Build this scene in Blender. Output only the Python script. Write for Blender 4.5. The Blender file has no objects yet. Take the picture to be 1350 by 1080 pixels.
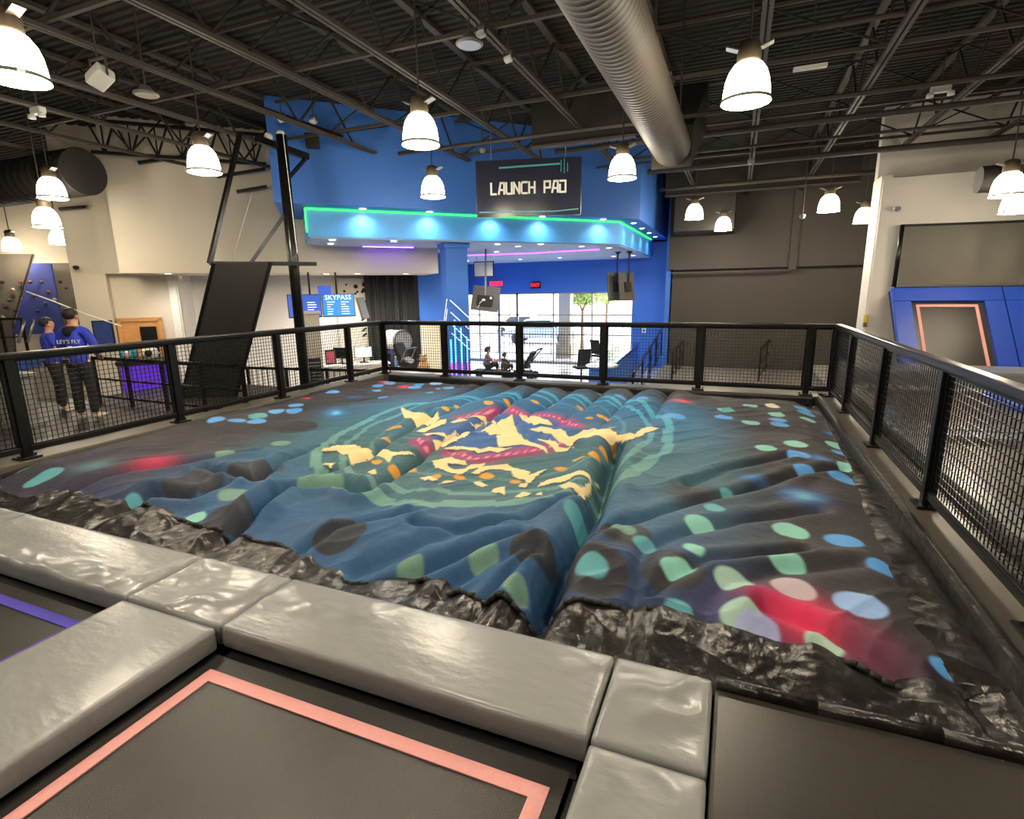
import bpy, bmesh, math, random
import numpy as np
from mathutils import Vector, Matrix

sc = bpy.context.scene
COL = sc.collection
R90 = math.pi/2

# ------------------------------------------------------------------ camera
F_PX = 706.22
YAW, PITCH, ROLL = [math.radians(a) for a in (22.54, 12.307, -0.817)]
EYE = 1.615                     # the camera stands this far above the pad tops (z = 0)
def cam_axes():
    cy, sy, cp, sp = math.cos(YAW), math.sin(YAW), math.cos(PITCH), math.sin(PITCH)
    fw = Vector((-sy*cp, cy*cp, -sp)); rt = Vector((cy, sy, 0)); up = rt.cross(fw)
    cr, sr = math.cos(ROLL), math.sin(ROLL)
    return rt*cr+up*sr, up*cr-rt*sr, fw
AX_R, AX_U, AX_F = cam_axes()
cam = bpy.data.cameras.new('camera'); cam.sensor_width = 36; cam.sensor_fit = 'HORIZONTAL'
cam.lens = F_PX/1350*36; cam.clip_start = .02; cam.clip_end = 500
cam_o = bpy.data.objects.new('camera', cam); COL.objects.link(cam_o)
M = Matrix((AX_R, AX_U, -AX_F)).transposed().to_4x4(); M.translation = (0, 0, EYE); cam_o.matrix_world = M
sc.camera = cam_o

# ------------------------------------------------------------------ view, world, sun
sc.view_settings.view_transform = 'Standard'
sc.view_settings.look = 'None'
sc.view_settings.gamma = 1
sc.view_settings.use_curve_mapping = False
sc.view_settings.exposure = 0.0
LAMP_W = 118.0
wd = bpy.data.worlds.new('sky'); sc.world = wd; wd.use_nodes = True
bg = wd.node_tree.nodes['Background']; bg.inputs[0].default_value = (.86, .92, 1, 1); bg.inputs[1].default_value = 11.0
sun = bpy.data.lights.new('sun', 'SUN'); sun.energy = 9; sun.angle = math.radians(1); sun.color = (1, .95, .86)
sun_o = bpy.data.objects.new('sun', sun); COL.objects.link(sun_o); sun_o.rotation_euler = (math.radians(48), 0, math.radians(160))

# a photo pixel of the 1350x1080 frame meets a real plane of the building
def ray(px, py): return AX_R*((px-675)/F_PX)+AX_U*((540-py)/F_PX)+AX_F
def at_z(px, py, z): d = ray(px, py); return Vector((0, 0, EYE))+d*((z-EYE)/d.z)
def at_y(px, py, y): d = ray(px, py); return Vector((0, 0, EYE))+d*(y/d.y)
def at_x(px, py, x): d = ray(px, py); return Vector((0, 0, EYE))+d*(x/d.x)
def at_d(px, py, c): d = ray(px, py); return Vector((0, 0, EYE))+d*(c/(d.y-d.x))     # the lobby front lies at 45 degrees: y = x + c
DE = Vector((1, 1, 0)).normalized(); DN = Vector((1, -1, 0)).normalized()

# ------------------------------------------------------------------ materials
def lin(c): return tuple(((v/255)/12.92 if v/255 <= .04045 else ((v/255+.055)/1.055)**2.4) for v in c)
MATS = {}
def mat(name, rgb, rough=.6, metal=0., noise=(0, 0), bump=(0, 0), emit=None, spec=.5, alpha=1., trans=0., coat=0., stretch=None):
    if name in MATS: return MATS[name]
    m = bpy.data.materials.new(name); m.use_nodes = True; nt = m.node_tree; b = nt.nodes['Principled BSDF']
    c = (*lin(rgb), 1); b.inputs['Base Color'].default_value = c
    b.inputs['Roughness'].default_value = rough; b.inputs['Metallic'].default_value = metal
    b.inputs['Specular IOR Level'].default_value = spec; b.inputs['Alpha'].default_value = alpha
    b.inputs['Transmission Weight'].default_value = trans; b.inputs['Coat Weight'].default_value = coat
    if emit: b.inputs['Emission Color'].default_value = (*lin(emit[0]), 1); b.inputs['Emission Strength'].default_value = emit[1]
    tc = None
    def coords():
        nonlocal tc
        if tc is None:
            t = nt.nodes.new('ShaderNodeTexCoord'); tc = t.outputs['Object']
            if stretch:
                mp = nt.nodes.new('ShaderNodeMapping'); mp.inputs['Scale'].default_value = stretch
                nt.links.new(tc, mp.inputs['Vector']); tc = mp.outputs['Vector']
        return tc
    if noise[1]:
        n = nt.nodes.new('ShaderNodeTexNoise'); n.inputs['Scale'].default_value = noise[0]; n.inputs['Detail'].default_value = 6
        nt.links.new(coords(), n.inputs['Vector'])
        mx = nt.nodes.new('ShaderNodeMix'); mx.data_type = 'RGBA'
        lo = tuple(v*(1-noise[1]) for v in c[:3]); hi = tuple(min(1, v*(1+noise[1])) for v in c[:3])
        mx.inputs[6].default_value = (*lo, 1); mx.inputs[7].default_value = (*hi, 1)
        nt.links.new(n.outputs['Fac'], mx.inputs[0]); nt.links.new(mx.outputs[2], b.inputs['Base Color'])
    if bump[1]:
        n = nt.nodes.new('ShaderNodeTexNoise'); n.inputs['Scale'].default_value = bump[0]; n.inputs['Detail'].default_value = 4
        nt.links.new(coords(), n.inputs['Vector'])
        bp = nt.nodes.new('ShaderNodeBump'); bp.inputs['Strength'].default_value = bump[1]; bp.inputs['Distance'].default_value = .02
        nt.links.new(n.outputs['Fac'], bp.inputs['Height']); nt.links.new(bp.outputs['Normal'], b.inputs['Normal'])
    MATS[name] = m; return m
M_black = mat('black_steel', (24, 23, 22), .28, .2, (9, .25))
M_blackmatte = mat('black_matte', (30, 28, 26), .8, noise=(4, .2))
M_deck = mat('black_painted_roof', (41, 37, 33), .85, noise=(2.5, .3))
M_web = mat('black_painted_web', (40, 36, 32), .85)
M_joist = mat('black_painted_joist', (64, 58, 50), .65, noise=(5, .25))
M_duct = mat('charcoal_duct', (96, 88, 77), .62, .1, noise=(3, .15))
M_ductdark = mat('dark_duct', (44, 40, 36), .6, .2, noise=(3, .2))
M_blue = mat('blue_wall_paint', (58, 114, 200), .6, noise=(1.2, .08), bump=(60, .03))
M_bluelight = mat('light_blue_fascia_paint', (84, 164, 230), .55, noise=(1.2, .06))
M_soffit = mat('blue_grey_soffit', (150, 168, 196), .7, noise=(2, .05))
M_cream = mat('cream_wall_paint', (208, 198, 178), .75, noise=(.8, .07), bump=(50, .03))
M_white = mat('white_wall_paint', (226, 220, 210), .7, noise=(.8, .05), bump=(50, .03))
M_darkwall = mat('charcoal_wall_paint', (66, 60, 52), .7, noise=(.9, .12), bump=(40, .03))
M_lobbyfloor = mat('pale_polished_concrete', (176, 178, 180), .25, noise=(1.4, .12))
M_darkfloor = mat('dark_rubber_floor', (52, 48, 44), .45, noise=(5, .25), bump=(80, .1))
M_greyramp = mat('grey_ramp_floor', (112, 106, 98), .6, noise=(4, .12))
M_pad = mat('grey_vinyl', (148, 149, 148), .27, noise=(2.2, .06), bump=(9, .16), stretch=(1, 2.2, 1))
M_skirt = mat('black_crinkled_vinyl', (33, 30, 27), .30, noise=(3, .3), bump=(14, .5), stretch=(1.4, 1, 1))
M_coping = mat('grey_painted_coping', (96, 90, 80), .42, .1, noise=(6, .15))
M_bed = mat('black_trampoline_bed', (48, 45, 41), .31, noise=(5, .2), bump=(220, .15))
M_pink = mat('pink_webbing', (240, 170, 166), .75, noise=(60, .1))
M_violet = mat('violet_webbing', (74, 66, 178), .75, noise=(60, .1))
M_rubber = mat('black_rubber', (26, 25, 24), .6)
M_bluepad = mat('blue_vinyl', (40, 78, 190), .45, noise=(2.5, .08), bump=(9, .08))
M_bowl = mat('lit_acrylic_bowl', (250, 244, 232), .3, emit=((255, 238, 208), 16.0))
M_bulb = mat('lit_downlight_lens', (255, 250, 240), .3, emit=((255, 246, 230), 14.0))
M_whiteplastic = mat('white_plastic', (225, 222, 214), .4)
M_tvback = mat('dark_grey_plastic', (84, 80, 74), .5, noise=(6, .1))
M_greyplastic = mat('grey_plastic', (128, 126, 122), .5, noise=(6, .1))
M_wood = mat('orange_oak_wood', (206, 146, 84), .5, noise=(6, .2), stretch=(1, 1, 6))
M_steel = mat('brushed_steel', (170, 168, 162), .3, .9)
M_glass = None

# ------------------------------------------------------------------ mesh builder
class MB:
    def __init__(s): s.v = []; s.f = []
    def add(s, vs, fs):
        n = len(s.v); s.v += [tuple(q) for q in vs]; s.f += [tuple(n+i for i in q) for q in fs]; return s
    def box(s, c, d, rot=0., bev=0., tilt=None):
        x, y, z = d[0]/2, d[1]/2, d[2]/2
        b = min(bev, x*.9, y*.9, z*.9)
        if b <= 0:
            vs = [(sx*x, sy*y, sz*z) for sz in (-1, 1) for sy in (-1, 1) for sx in (-1, 1)]
            fs = [(0, 2, 3, 1), (4, 5, 7, 6), (0, 1, 5, 4), (2, 6, 7, 3), (0, 4, 6, 2), (1, 3, 7, 5)]
        else:
            bm = bmesh.new(); bmesh.ops.create_cube(bm, size=1)
            for q in bm.verts: q.co = Vector((q.co.x*2*x, q.co.y*2*y, q.co.z*2*z))
            bmesh.ops.bevel(bm, geom=list(bm.edges), offset=b, segments=2, profile=.6, affect='EDGES')
            bm.verts.index_update(); vs = [q.co.copy() for q in bm.verts]; fs = [[w.index for w in q.verts] for q in bm.faces]; bm.free()
        m = Matrix.Translation(c) @ Matrix.Rotation(rot, 4, 'Z')
        if tilt is not None: m = m @ tilt
        return s.add([m @ Vector(q) for q in vs], fs)
    def cyl(s, p0, p1, r0, r1=None, n=12, caps=True):
        r1 = r0 if r1 is None else r1
        p0, p1 = Vector(p0), Vector(p1); d = (p1-p0).normalized()
        a = d.orthogonal().normalized(); b = d.cross(a)
        vs = []
        for p, r in ((p0, r0), (p1, r1)):
            for k in range(n):
                t = 2*math.pi*(k+.5)/n; vs.append(p+a*(r*math.cos(t))+b*(r*math.sin(t)))
        fs = [(k, (k+1) % n, n+(k+1) % n, n+k) for k in range(n)]
        if caps: fs += [tuple(range(n-1, -1, -1)), tuple(range(n, 2*n))]
        return s.add(vs, fs)
    def bar(s, p0, p1, w, h, up=(0, 0, 1)):
        p0, p1 = Vector(p0), Vector(p1); d = (p1-p0).normalized(); u = Vector(up)
        a = d.cross(u)
        a = a.normalized() if a.length > 1e-4 else d.orthogonal().normalized()
        b = a.cross(d).normalized()
        vs = [p+a*(sx*w/2)+b*(sz*h/2) for p in (p0, p1) for sx, sz in ((-1, -1), (1, -1), (1, 1), (-1, 1))]
        return s.add(vs, [(0, 1, 5, 4), (1, 2, 6, 5), (2, 3, 7, 6), (3, 0, 4, 7), (3, 2, 1, 0), (4, 5, 6, 7)])
    def tube(s, pts, r, n=8):
        pts = [Vector(q) for q in pts]
        for a, b in zip(pts[:-1], pts[1:]): s.cyl(a, b, r, n=n)
        return s
    def lathe(s, c, prof, n=20, axis=None):
        vs = []; c = Vector(c)
        rot = Vector((0, 0, 1)).rotation_difference(Vector(axis)).to_matrix() if axis is not None else Matrix.Identity(3)
        for r, z in prof:
            for k in range(n):
                t = 2*math.pi*k/n; vs.append(c+rot @ Vector((r*math.cos(t), r*math.sin(t), z)))
        fs = []
        for j in range(len(prof)-1):
            for k in range(n): fs.append((j*n+k, j*n+(k+1) % n, (j+1)*n+(k+1) % n, (j+1)*n+k))
        return s.add(vs, fs)
    def prism(s, foot, z0, z1):
        n = len(foot); vs = [(p[0], p[1], z0) for p in foot]+[(p[0], p[1], z1) for p in foot]
        return s.add(vs, [tuple(range(n-1, -1, -1)), tuple(range(n, 2*n))]+[(k, (k+1) % n, n+(k+1) % n, n+k) for k in range(n)])
    def slab(s, quad, t):                       # a flat polygon given a thickness along its own normal, away from the viewer side
        q = [Vector(p) for p in quad]; nrm = (q[1]-q[0]).cross(q[2]-q[0]).normalized(); n = len(q)
        vs = q+[p-nrm*t for p in q]
        return s.add(vs, [tuple(range(n)), tuple(range(2*n-1, n-1, -1))]+[(k, n+k, n+(k+1) % n, (k+1) % n) for k in range(n)])
    def build(s, name, m, parent=None, smooth=False, wpos=None):
        off = Vector((0, 0, 0))
        if parent is not None:
            off = wpos if wpos is not None else world_pos(parent)
        me = bpy.data.meshes.new(name); me.from_pydata([tuple(Vector(q)-off) for q in s.v], [], s.f); me.update()
        bm = bmesh.new(); bm.from_mesh(me); bmesh.ops.recalc_face_normals(bm, faces=list(bm.faces)); bm.to_mesh(me); bm.free()
        me.materials.append(m)
        if smooth: me.shade_smooth()
        o = bpy.data.objects.new(name, me); COL.objects.link(o)
        if parent is not None: o.parent = parent
        return o
def world_pos(o):
    p = Vector(o.location)
    while o.parent is not None: o = o.parent; p += o.location
    return p
def smooth_angle(o, deg=35):
    me = o.data; me.shade_smooth()
    try: me.set_sharp_from_angle(angle=math.radians(deg))
    except Exception: pass
    return o
def tag(o, label=None, cat=None, group=None, kind=None):
    if label: o['label'] = label
    if cat: o['category'] = cat
    if group: o['group'] = group
    if kind: o['kind'] = kind
    return o
def thing(name, loc, label, cat, group=None):
    o = bpy.data.objects.new(name, None); o.empty_display_size = .1; COL.objects.link(o); o.location = loc
    return tag(o, label, cat, group)
def kids(o): return [c for c in COL.objects if c.parent is o]
KIDS = {}
def copy_tree(o, loc, label=None, group=None):
    r = o.copy(); COL.objects.link(r); r.location = loc
    if label: r['label'] = label
    if group: r['group'] = group
    for ch in o.children:
        c = ch.copy(); COL.objects.link(c); c.parent = r
        for g in ch.children:
            d = g.copy(); COL.objects.link(d); d.parent = c
    return r
def structure(name, mb, m, label=None, smooth=False):
    o = mb.build(name, m, smooth=smooth); o['kind'] = 'structure'
    if label: o['label'] = label
    return o
def grid_mesh(name, V, nu, nv, m, parent=None, smooth=True, flip=False, colors=None):
    """V: (nu*nv,3) array, index = i*nv + j"""
    i, j = np.meshgrid(np.arange(nu-1), np.arange(nv-1), indexing='ij')
    a = (i*nv+j).ravel(); q = np.stack([a, a+nv, a+nv+1, a+1], 1)
    if flip: q = q[:, ::-1]
    off = np.array(world_pos(parent)) if parent is not None else np.zeros(3)
    me = bpy.data.meshes.new(name); nf = len(q)
    me.vertices.add(len(V)); me.vertices.foreach_set('co', (V-off).astype(np.float32).ravel())
    me.loops.add(nf*4); me.loops.foreach_set('vertex_index', q.astype(np.int32).ravel())
    me.polygons.add(nf); me.polygons.foreach_set('loop_start', np.arange(0, nf*4, 4, dtype=np.int32))
    try: me.polygons.foreach_set('loop_total', np.full(nf, 4, np.int32))
    except Exception: pass
    me.update(calc_edges=True); me.validate()
    if smooth: me.shade_smooth()
    if colors is not None:
        at = me.color_attributes.new('print', 'FLOAT_COLOR', 'POINT')
        at.data.foreach_set('color', np.concatenate([colors, np.ones((len(colors), 1))], 1).astype(np.float32).ravel())
    me.materials.append(m)
    o = bpy.data.objects.new(name, me); COL.objects.link(o)
    if parent is not None: o.parent = parent
    return o
def text(name, s, size, m, parent, loc, ex, ez, depth=.004, align='CENTER'):
    """flat lettering: ex = reading direction, ez = up direction (world)"""
    c = bpy.data.curves.new(name, 'FONT'); c.body = s; c.size = size; c.extrude = depth; c.align_x = align; c.align_y = 'CENTER'; c.resolution_u = 2
    t = bpy.data.objects.new(name, c); COL.objects.link(t); bpy.context.view_layer.update()
    me = bpy.data.meshes.new_from_object(t.evaluated_get(bpy.context.evaluated_depsgraph_get()))
    bpy.data.objects.remove(t); bpy.data.curves.remove(c)
    ex = Vector(ex).normalized(); ez = Vector(ez).normalized(); en = ex.cross(ez)
    mm = Matrix((ex, ez, en)).transposed().to_4x4(); mm.translation = Vector(loc)-(world_pos(parent) if parent else Vector())
    me.transform(mm); me.materials.clear(); me.materials.append(m)
    o = bpy.data.objects.new(name, me); COL.objects.link(o)
    if parent: o.parent = parent
    return o


# ================================================================== building shell
LF = -1.4                       # lobby floor, below the raised jump platform
ROOF = 5.5
mb = MB().box((-9, 9, LF-.1), (44, 34, .2)); structure('floor', mb, M_lobbyfloor)
# corrugated roof deck
mb = MB(); ys = np.arange(-8, 27, .16)
vs = []; fs = []
prof = []
for y in ys: prof += [(y, 0), (y+.07, 0), (y+.09, .03), (y+.14, .03)]
for y, z in prof: vs += [(-31, y, ROOF+z), (13, y, ROOF+z)]
for k in range(len(prof)-1): fs.append((2*k, 2*k+1, 2*k+3, 2*k+2))
mb.add(vs, fs); structure('ceiling', mb, M_deck)
structure('ceiling_roof_slab', MB().box((-9, 9, ROOF+.3), (46, 36, .3)), M_deck)
structure('wall_behind', MB().box((-9, -7, 2), (44, .3, 7.5)), M_darkwall)
structure('wall_right', MB().box((12.5, 7, 2), (.3, 30, 7.5)), M_darkwall)
structure('wall_left', MB().box((-30.5, 8, 2), (.3, 32, 7.5)), M_darkwall)
structure('wall_far_left', MB().box((-22, 24, 2), (18, .3, 7.5)), M_cream)

# charcoal wall behind the far corner
bx0, bx1 = -2.15, 12.4
structure('wall_back', MB().box(((bx0+bx1)/2, 21.2, 1.1), (bx1-bx0, 2.4, 5)).box(((bx0-.12+bx1)/2, 21.1, 3.95), (bx1-bx0+.12, 2.7, 3.3)), M_darkwall)
structure('trim_1', MB().box(((bx0+1.53)/2, 19.73, 2.2), (1.53-bx0, .06, .05)), M_darkwall)
structure('trim_2', MB().box((1.55, 19.73, 3.7), (.22, .12, 3.0)), M_darkwall)
structure('floor_walkway', MB().box((.3, 15.5, -1.2), (4.6, 8.6, .36)), M_greyramp)
# white wall at the end of the side court
structure('wall_right_end', MB().box((7.4, 14.9, 1.26), (9.3, .8, 5.3)), M_white)
structure('trim_3', MB().box((2.83, 14.95, 1.3), (.22, .82, 5.38), bev=.02), M_white)
structure('wall_right_upper', MB().box((7.4, 15.3, 4.7), (9.3, .3, 1.6)), M_white)

# blue bulkhead over the lobby, recessed fascia with the strip light, soffit
UL, UR = Vector((-8.95, 8.95, 0)), Vector((-2.57, 15.33, 0))
BK = -DN
structure('wall_blue_bulkhead', MB().prism([UL, UR, (-2.57, 22.3), (-9, 22.3), UL+BK*3.2+DE*.2], 3.5, ROOF), M_blue)
FLT, FRT = Vector((-8.86, 9.74, 0)), Vector((-3.13, 15.47, 0))
structure('trim_fascia', MB().prism([FLT, FRT, (-3.13, 22.3), (-9, 22.3), FLT+BK*1.6], 2.89, 3.5), M_bluelight)
structure('ceiling_soffit', MB().prism([FLT+DE*.03-DN*.03, FRT-DN*.05, (-3.17, 22.25), (-13.5, 22.25), FLT+BK*1.6+DE*.03], 2.86, 2.90), M_soffit)
# storefront wall
WY = 22.01; WX0, WX1 = -11.31, -3.84
wtop = 1.6
structure('wall_storefront_header', MB().box(((WX0-.6+WX1)/2, WY+.1, (wtop+3)/2), (WX1-WX0+.6, .3, 3-wtop)), M_blue)
structure('wall_storefront', MB().box(((WX1-2.2)/2, WY+.1, 1.05), (-2.2-WX1, .3, 4.9)).box((-2.28, 21.0, 1.05), (.16, 2.2, 4.9)).box((-3.0, WY+.1, 4.5), (2.2, .3, 2.1)).box((-2.33, 21.2, 4.5), (.12, 2.0, 2.1)), M_blue)

# white bulkhead that carries on from the blue one, wall below it
c0 = 21.5
a = at_d(158, 360, c0); b = at_d(578, 360, c0)
structure('wall_white_bulkhead', MB().prism([a, b, b+BK*1.6, a+BK*1.6], 2.18, ROOF+.02), M_cream)
b2 = at_d(1, 300, c0)
c1 = 22.9
a1 = at_d(76, 268, c1); b1 = Vector((-9.7, -9.7+c1+1.0, 0))
structure('wall_cream', MB().prism([a1, at_d(142, 380, c1), at_d(142, 380, c1)+BK*.5, a1+BK*.5], LF, ROOF+.03), M_cream)
structure('wall_cream_upper', MB().prism([at_d(100, 300, c1), at_d(185, 300, c1), at_d(185, 300, c1)+BK*.4, at_d(100, 300, c1)+BK*.4], 2.2, ROOF+.03), M_cream)
c3 = 23.25
structure('wall_cream_recess', MB().prism([at_d(118, 380, c3), at_d(235, 380, c3), at_d(235, 380, c3)+BK*.3, at_d(118, 380, c3)+BK*.3], LF, ROOF), M_cream)
a3 = at_d(205, 380, 23.0); b3 = at_d(236, 380, c3)
structure('wall_cream_pier', MB().prism([at_d(222, 380, 23.2), at_d(232, 380, 23.2), at_d(256, 380, 24.6), at_d(240, 380, 24.6)], LF, 2.4), M_white)
structure('wall_white_lobby', MB().prism([at_d(225, 380, 24.4), at_d(560, 380, 24.4), at_d(560, 380, 24.4)+BK*.3, at_d(225, 380, 24.4)+BK*.3], LF, 3.0), M_white)
e0, e1 = at_d(551, 380, 24.1), at_d(590, 380, 24.1)
structure('wall_blue_lobby', MB().prism([e0, e1, e1+BK*.2, e0+BK*.2], LF, 3.0), M_blue)
structure('wall_lobby_side', MB().prism([e1, e1+DE*.15, (-11.36, 22.2), (-11.6, 22.2)], LF, 2.87), M_blue)
# blue column with light strips
cc = at_d(600.5, 330, 19.4)
structure('pillar', MB().box((cc.x-.06, cc.y+.0, .75), (.56, .56, 4.3), rot=math.pi/4).box((cc.x-.06, cc.y, 2.80), (.66, .66, .12), rot=math.pi/4), M_blue)

# raised platform: coping under the fences, dark deck behind the left fence
structure('trim_coping_far', MB().box((-2.65, 9.32, -.72), (8.6, .36, 1.44), bev=.02), M_coping)
structure('trim_coping_left', MB().box((-6.80, 4.6, -.72), (.34, 9.1, 1.44), bev=.02), M_coping)
structure('trim_coping_right', MB().box((1.44, 3.2, -.72), (.38, 12.6, 1.44), bev=.02), M_coping)
structure('floor_left_deck', MB().box((-9.3, 4.2, -.45), (4.66, 8.9, .3)), M_darkfloor)
structure('floor_pit', MB().box((-2.6, 5.2, -.75), (7.9, 8, .1)), M_blackmatte)

# ================================================================== airbag
# ---- heightfield of the airbag (shared text, pasted into scene.py)
_rng = np.random.RandomState(11)
_TAB = _rng.rand(257, 257)
def vnoise(x, y, s=0):
    x = np.asarray(x, float) + 37.3*s + 1000; y = np.asarray(y, float) + 17.9*s + 1000
    xi = np.floor(x).astype(int); yi = np.floor(y).astype(int); fx = x-xi; fy = y-yi
    fx = fx*fx*fx*(fx*(fx*6-15)+10); fy = fy*fy*fy*(fy*(fy*6-15)+10)
    a = _TAB[xi % 256, yi % 256]; b = _TAB[(xi+1) % 256, yi % 256]; c = _TAB[xi % 256, (yi+1) % 256]; d = _TAB[(xi+1) % 256, (yi+1) % 256]
    return (a*(1-fx)+b*fx)*(1-fy)+(c*(1-fx)+d*fx)*fy
def sstep(a, b, x):
    t = np.clip((np.asarray(x, float)-a)/(b-a), 0, 1); return t*t*(3-2*t)
def seg_dist(X, Y, pts):
    best = np.full(np.shape(X), 1e9)
    for (x0, y0), (x1, y1) in zip(pts[:-1], pts[1:]):
        dx, dy = x1-x0, y1-y0; L = dx*dx+dy*dy+1e-12
        t = np.clip(((X-x0)*dx+(Y-y0)*dy)/L, 0, 1)
        best = np.minimum(best, np.hypot(X-x0-t*dx, Y-y0-t*dy))
    return best
def bag_h(X, Y):
    X = np.asarray(X, float); Y = np.asarray(Y, float)
    h = np.full(X.shape, 0.03)
    h += 0.10*(vnoise(X*.55, Y*.5, 1)-.5)
    # folds that run diagonally across the slack cover
    u = (X+Y)*.707; v = (Y-X)*.707
    w = .5*(vnoise(X*.9, Y*.9, 2)-.5)
    n1 = vnoise(u*.55, (v+w)*1.7, 3); h += (.055-.03*sstep(-.6,.2,X))*(1-np.abs(2*n1-1))**2 - .02
    n2 = vnoise(u*1.5+w, (v+w)*5., 4); amp = .25+.9*vnoise(X*.6, Y*.6, 5)
    h += .025*amp*(1-np.abs(2*n2-1))**2
    n3 = vnoise(X*6+3*w, Y*4.5, 6); h += .006*(n3-.5)
    n4 = vnoise(u*3.+2*w, (v+w)*11., 14); h += .006*amp*(1-np.abs(2*n4-1))**3
    # puffed tubes towards the far side
    far = sstep(5.0, 8.2, Y)*sstep(-4.4, -3.8, X)*(1-sstep(-1.0, -.4, X))
    h += far*.17*(np.abs(np.sin((X+4.05)/.53*np.pi))**.6-.55)
    # seams and creases
    for pts, dep, sig, bul in CREASES:
        d = seg_dist(X, Y, pts)
        h -= dep*np.exp(-(d/sig)**2)
        h += bul*np.exp(-((d-2.6*sig)/(1.3*sig))**2)
    # the cover sags over its rims
    h -= .10*(1-sstep(0., .45, Y-2.42+.05*np.sin(X*2.3)))
    h -= .07*(1-sstep(0., .35, 1.15-X)) + .05*(1-sstep(0, .4, X+6.45)) + .08*(1-sstep(0., .3, 8.62-Y))
    return h

CREASES = [([(-0.83, 2.13), (-0.86, 2.35), (-0.88, 2.81), (-0.87, 3.31), (-0.91, 3.97), (-0.99, 4.52), (-1.06, 5.38)], 0.25, 0.075, 0.05), ([(-2.74, 3.37), (-2.73, 3.99), (-2.82, 4.47), (-2.85, 5.17), (-2.9, 6.09), (-2.93, 7.27), (-2.96, 8.11)], 0.17, 0.06, 0.03), ([(-3.44, 3.69), (-3.29, 3.99), (-3.34, 4.42), (-3.51, 5.18), (-3.67, 6.06)], 0.08, 0.05, 0.02), ([(-0.73, 3.22), (-0.52, 3.58), (-0.27, 3.99), (0.27, 4.67), (0.59, 5.16), (1.02, 5.55)], 0.06, 0.045, 0.015), ([(-0.38, 2.51), (-0.42, 2.87), (-0.41, 3.09), (-0.23, 3.46), (0.17, 3.92), (0.67, 4.34)], 0.05, 0.05, 0.012), ([(-5.26, 2.54), (-5.11, 3.08), (-4.77, 3.45), (-4.52, 3.86)], 0.1, 0.06, 0.035), ([(-4.45, 3.3), (-3.81, 3.27), (-4.02, 3.69), (-4.01, 4.27)], 0.11, 0.05, 0.035), ([(-3.33, 2.85), (-3.41, 3.22), (-3.07, 3.5), (-2.74, 3.37)], 0.12, 0.055, 0.045), ([(-3.24, 2.43), (-3.28, 2.76), (-3.43, 3.12)], 0.1, 0.05, 0.035), ([(-4.36, 2.51), (-4.38, 2.73), (-3.96, 2.83), (-3.97, 3.11)], 0.09, 0.05, 0.035), ([(-0.07, 2.57), (0.06, 2.94), (0.39, 3.24), (0.77, 3.47)], 0.025, 0.05, 0.01), ([(-2.01, 2.99), (-1.67, 2.99), (-1.29, 3.29), (-1.05, 3.83)], 0.05, 0.035, 0.014), ([(-1.87, 2.4), (-1.51, 2.69), (-1.2, 3.04)], 0.05, 0.035, 0.014), ([(-1.22, 2.25), (-1.15, 2.52), (-1.03, 2.8)], 0.05, 0.03, 0.014), ([(-1.01, 2.2), (-0.98, 2.48)], 0.05, 0.03, 0.012), ([(-0.89, 2.62), (-0.86, 2.88), (-0.67, 3.19)], 0.05, 0.03, 0.012), ([(-0.28, 4.43), (0.03, 5.0), (0.57, 5.63)], 0.04, 0.04, 0.012), ([(-2.6, 2.42), (-2.52, 2.76), (-2.12, 3.12)], 0.05, 0.04, 0.015), ([(-0.32, 2.71), (-0.07, 3.12), (0.49, 3.54)], 0.04, 0.035, 0.012), ([(-1.54, 2.37), (-1.3, 2.68), (-1.04, 2.85)], 0.04, 0.04, 0.02), ([(-2.08, 2.45), (-1.79, 2.78), (-1.44, 3.1)], 0.03, 0.05, 0.02), ([(0.25, 2.78), (0.51, 2.71), (0.78, 2.55)], 0.04, 0.04, 0.02), ([(-2.9, 6.09), (-2.06, 5.51), (-1.17, 5.06)], 0.03, 0.05, 0.01)]
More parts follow.
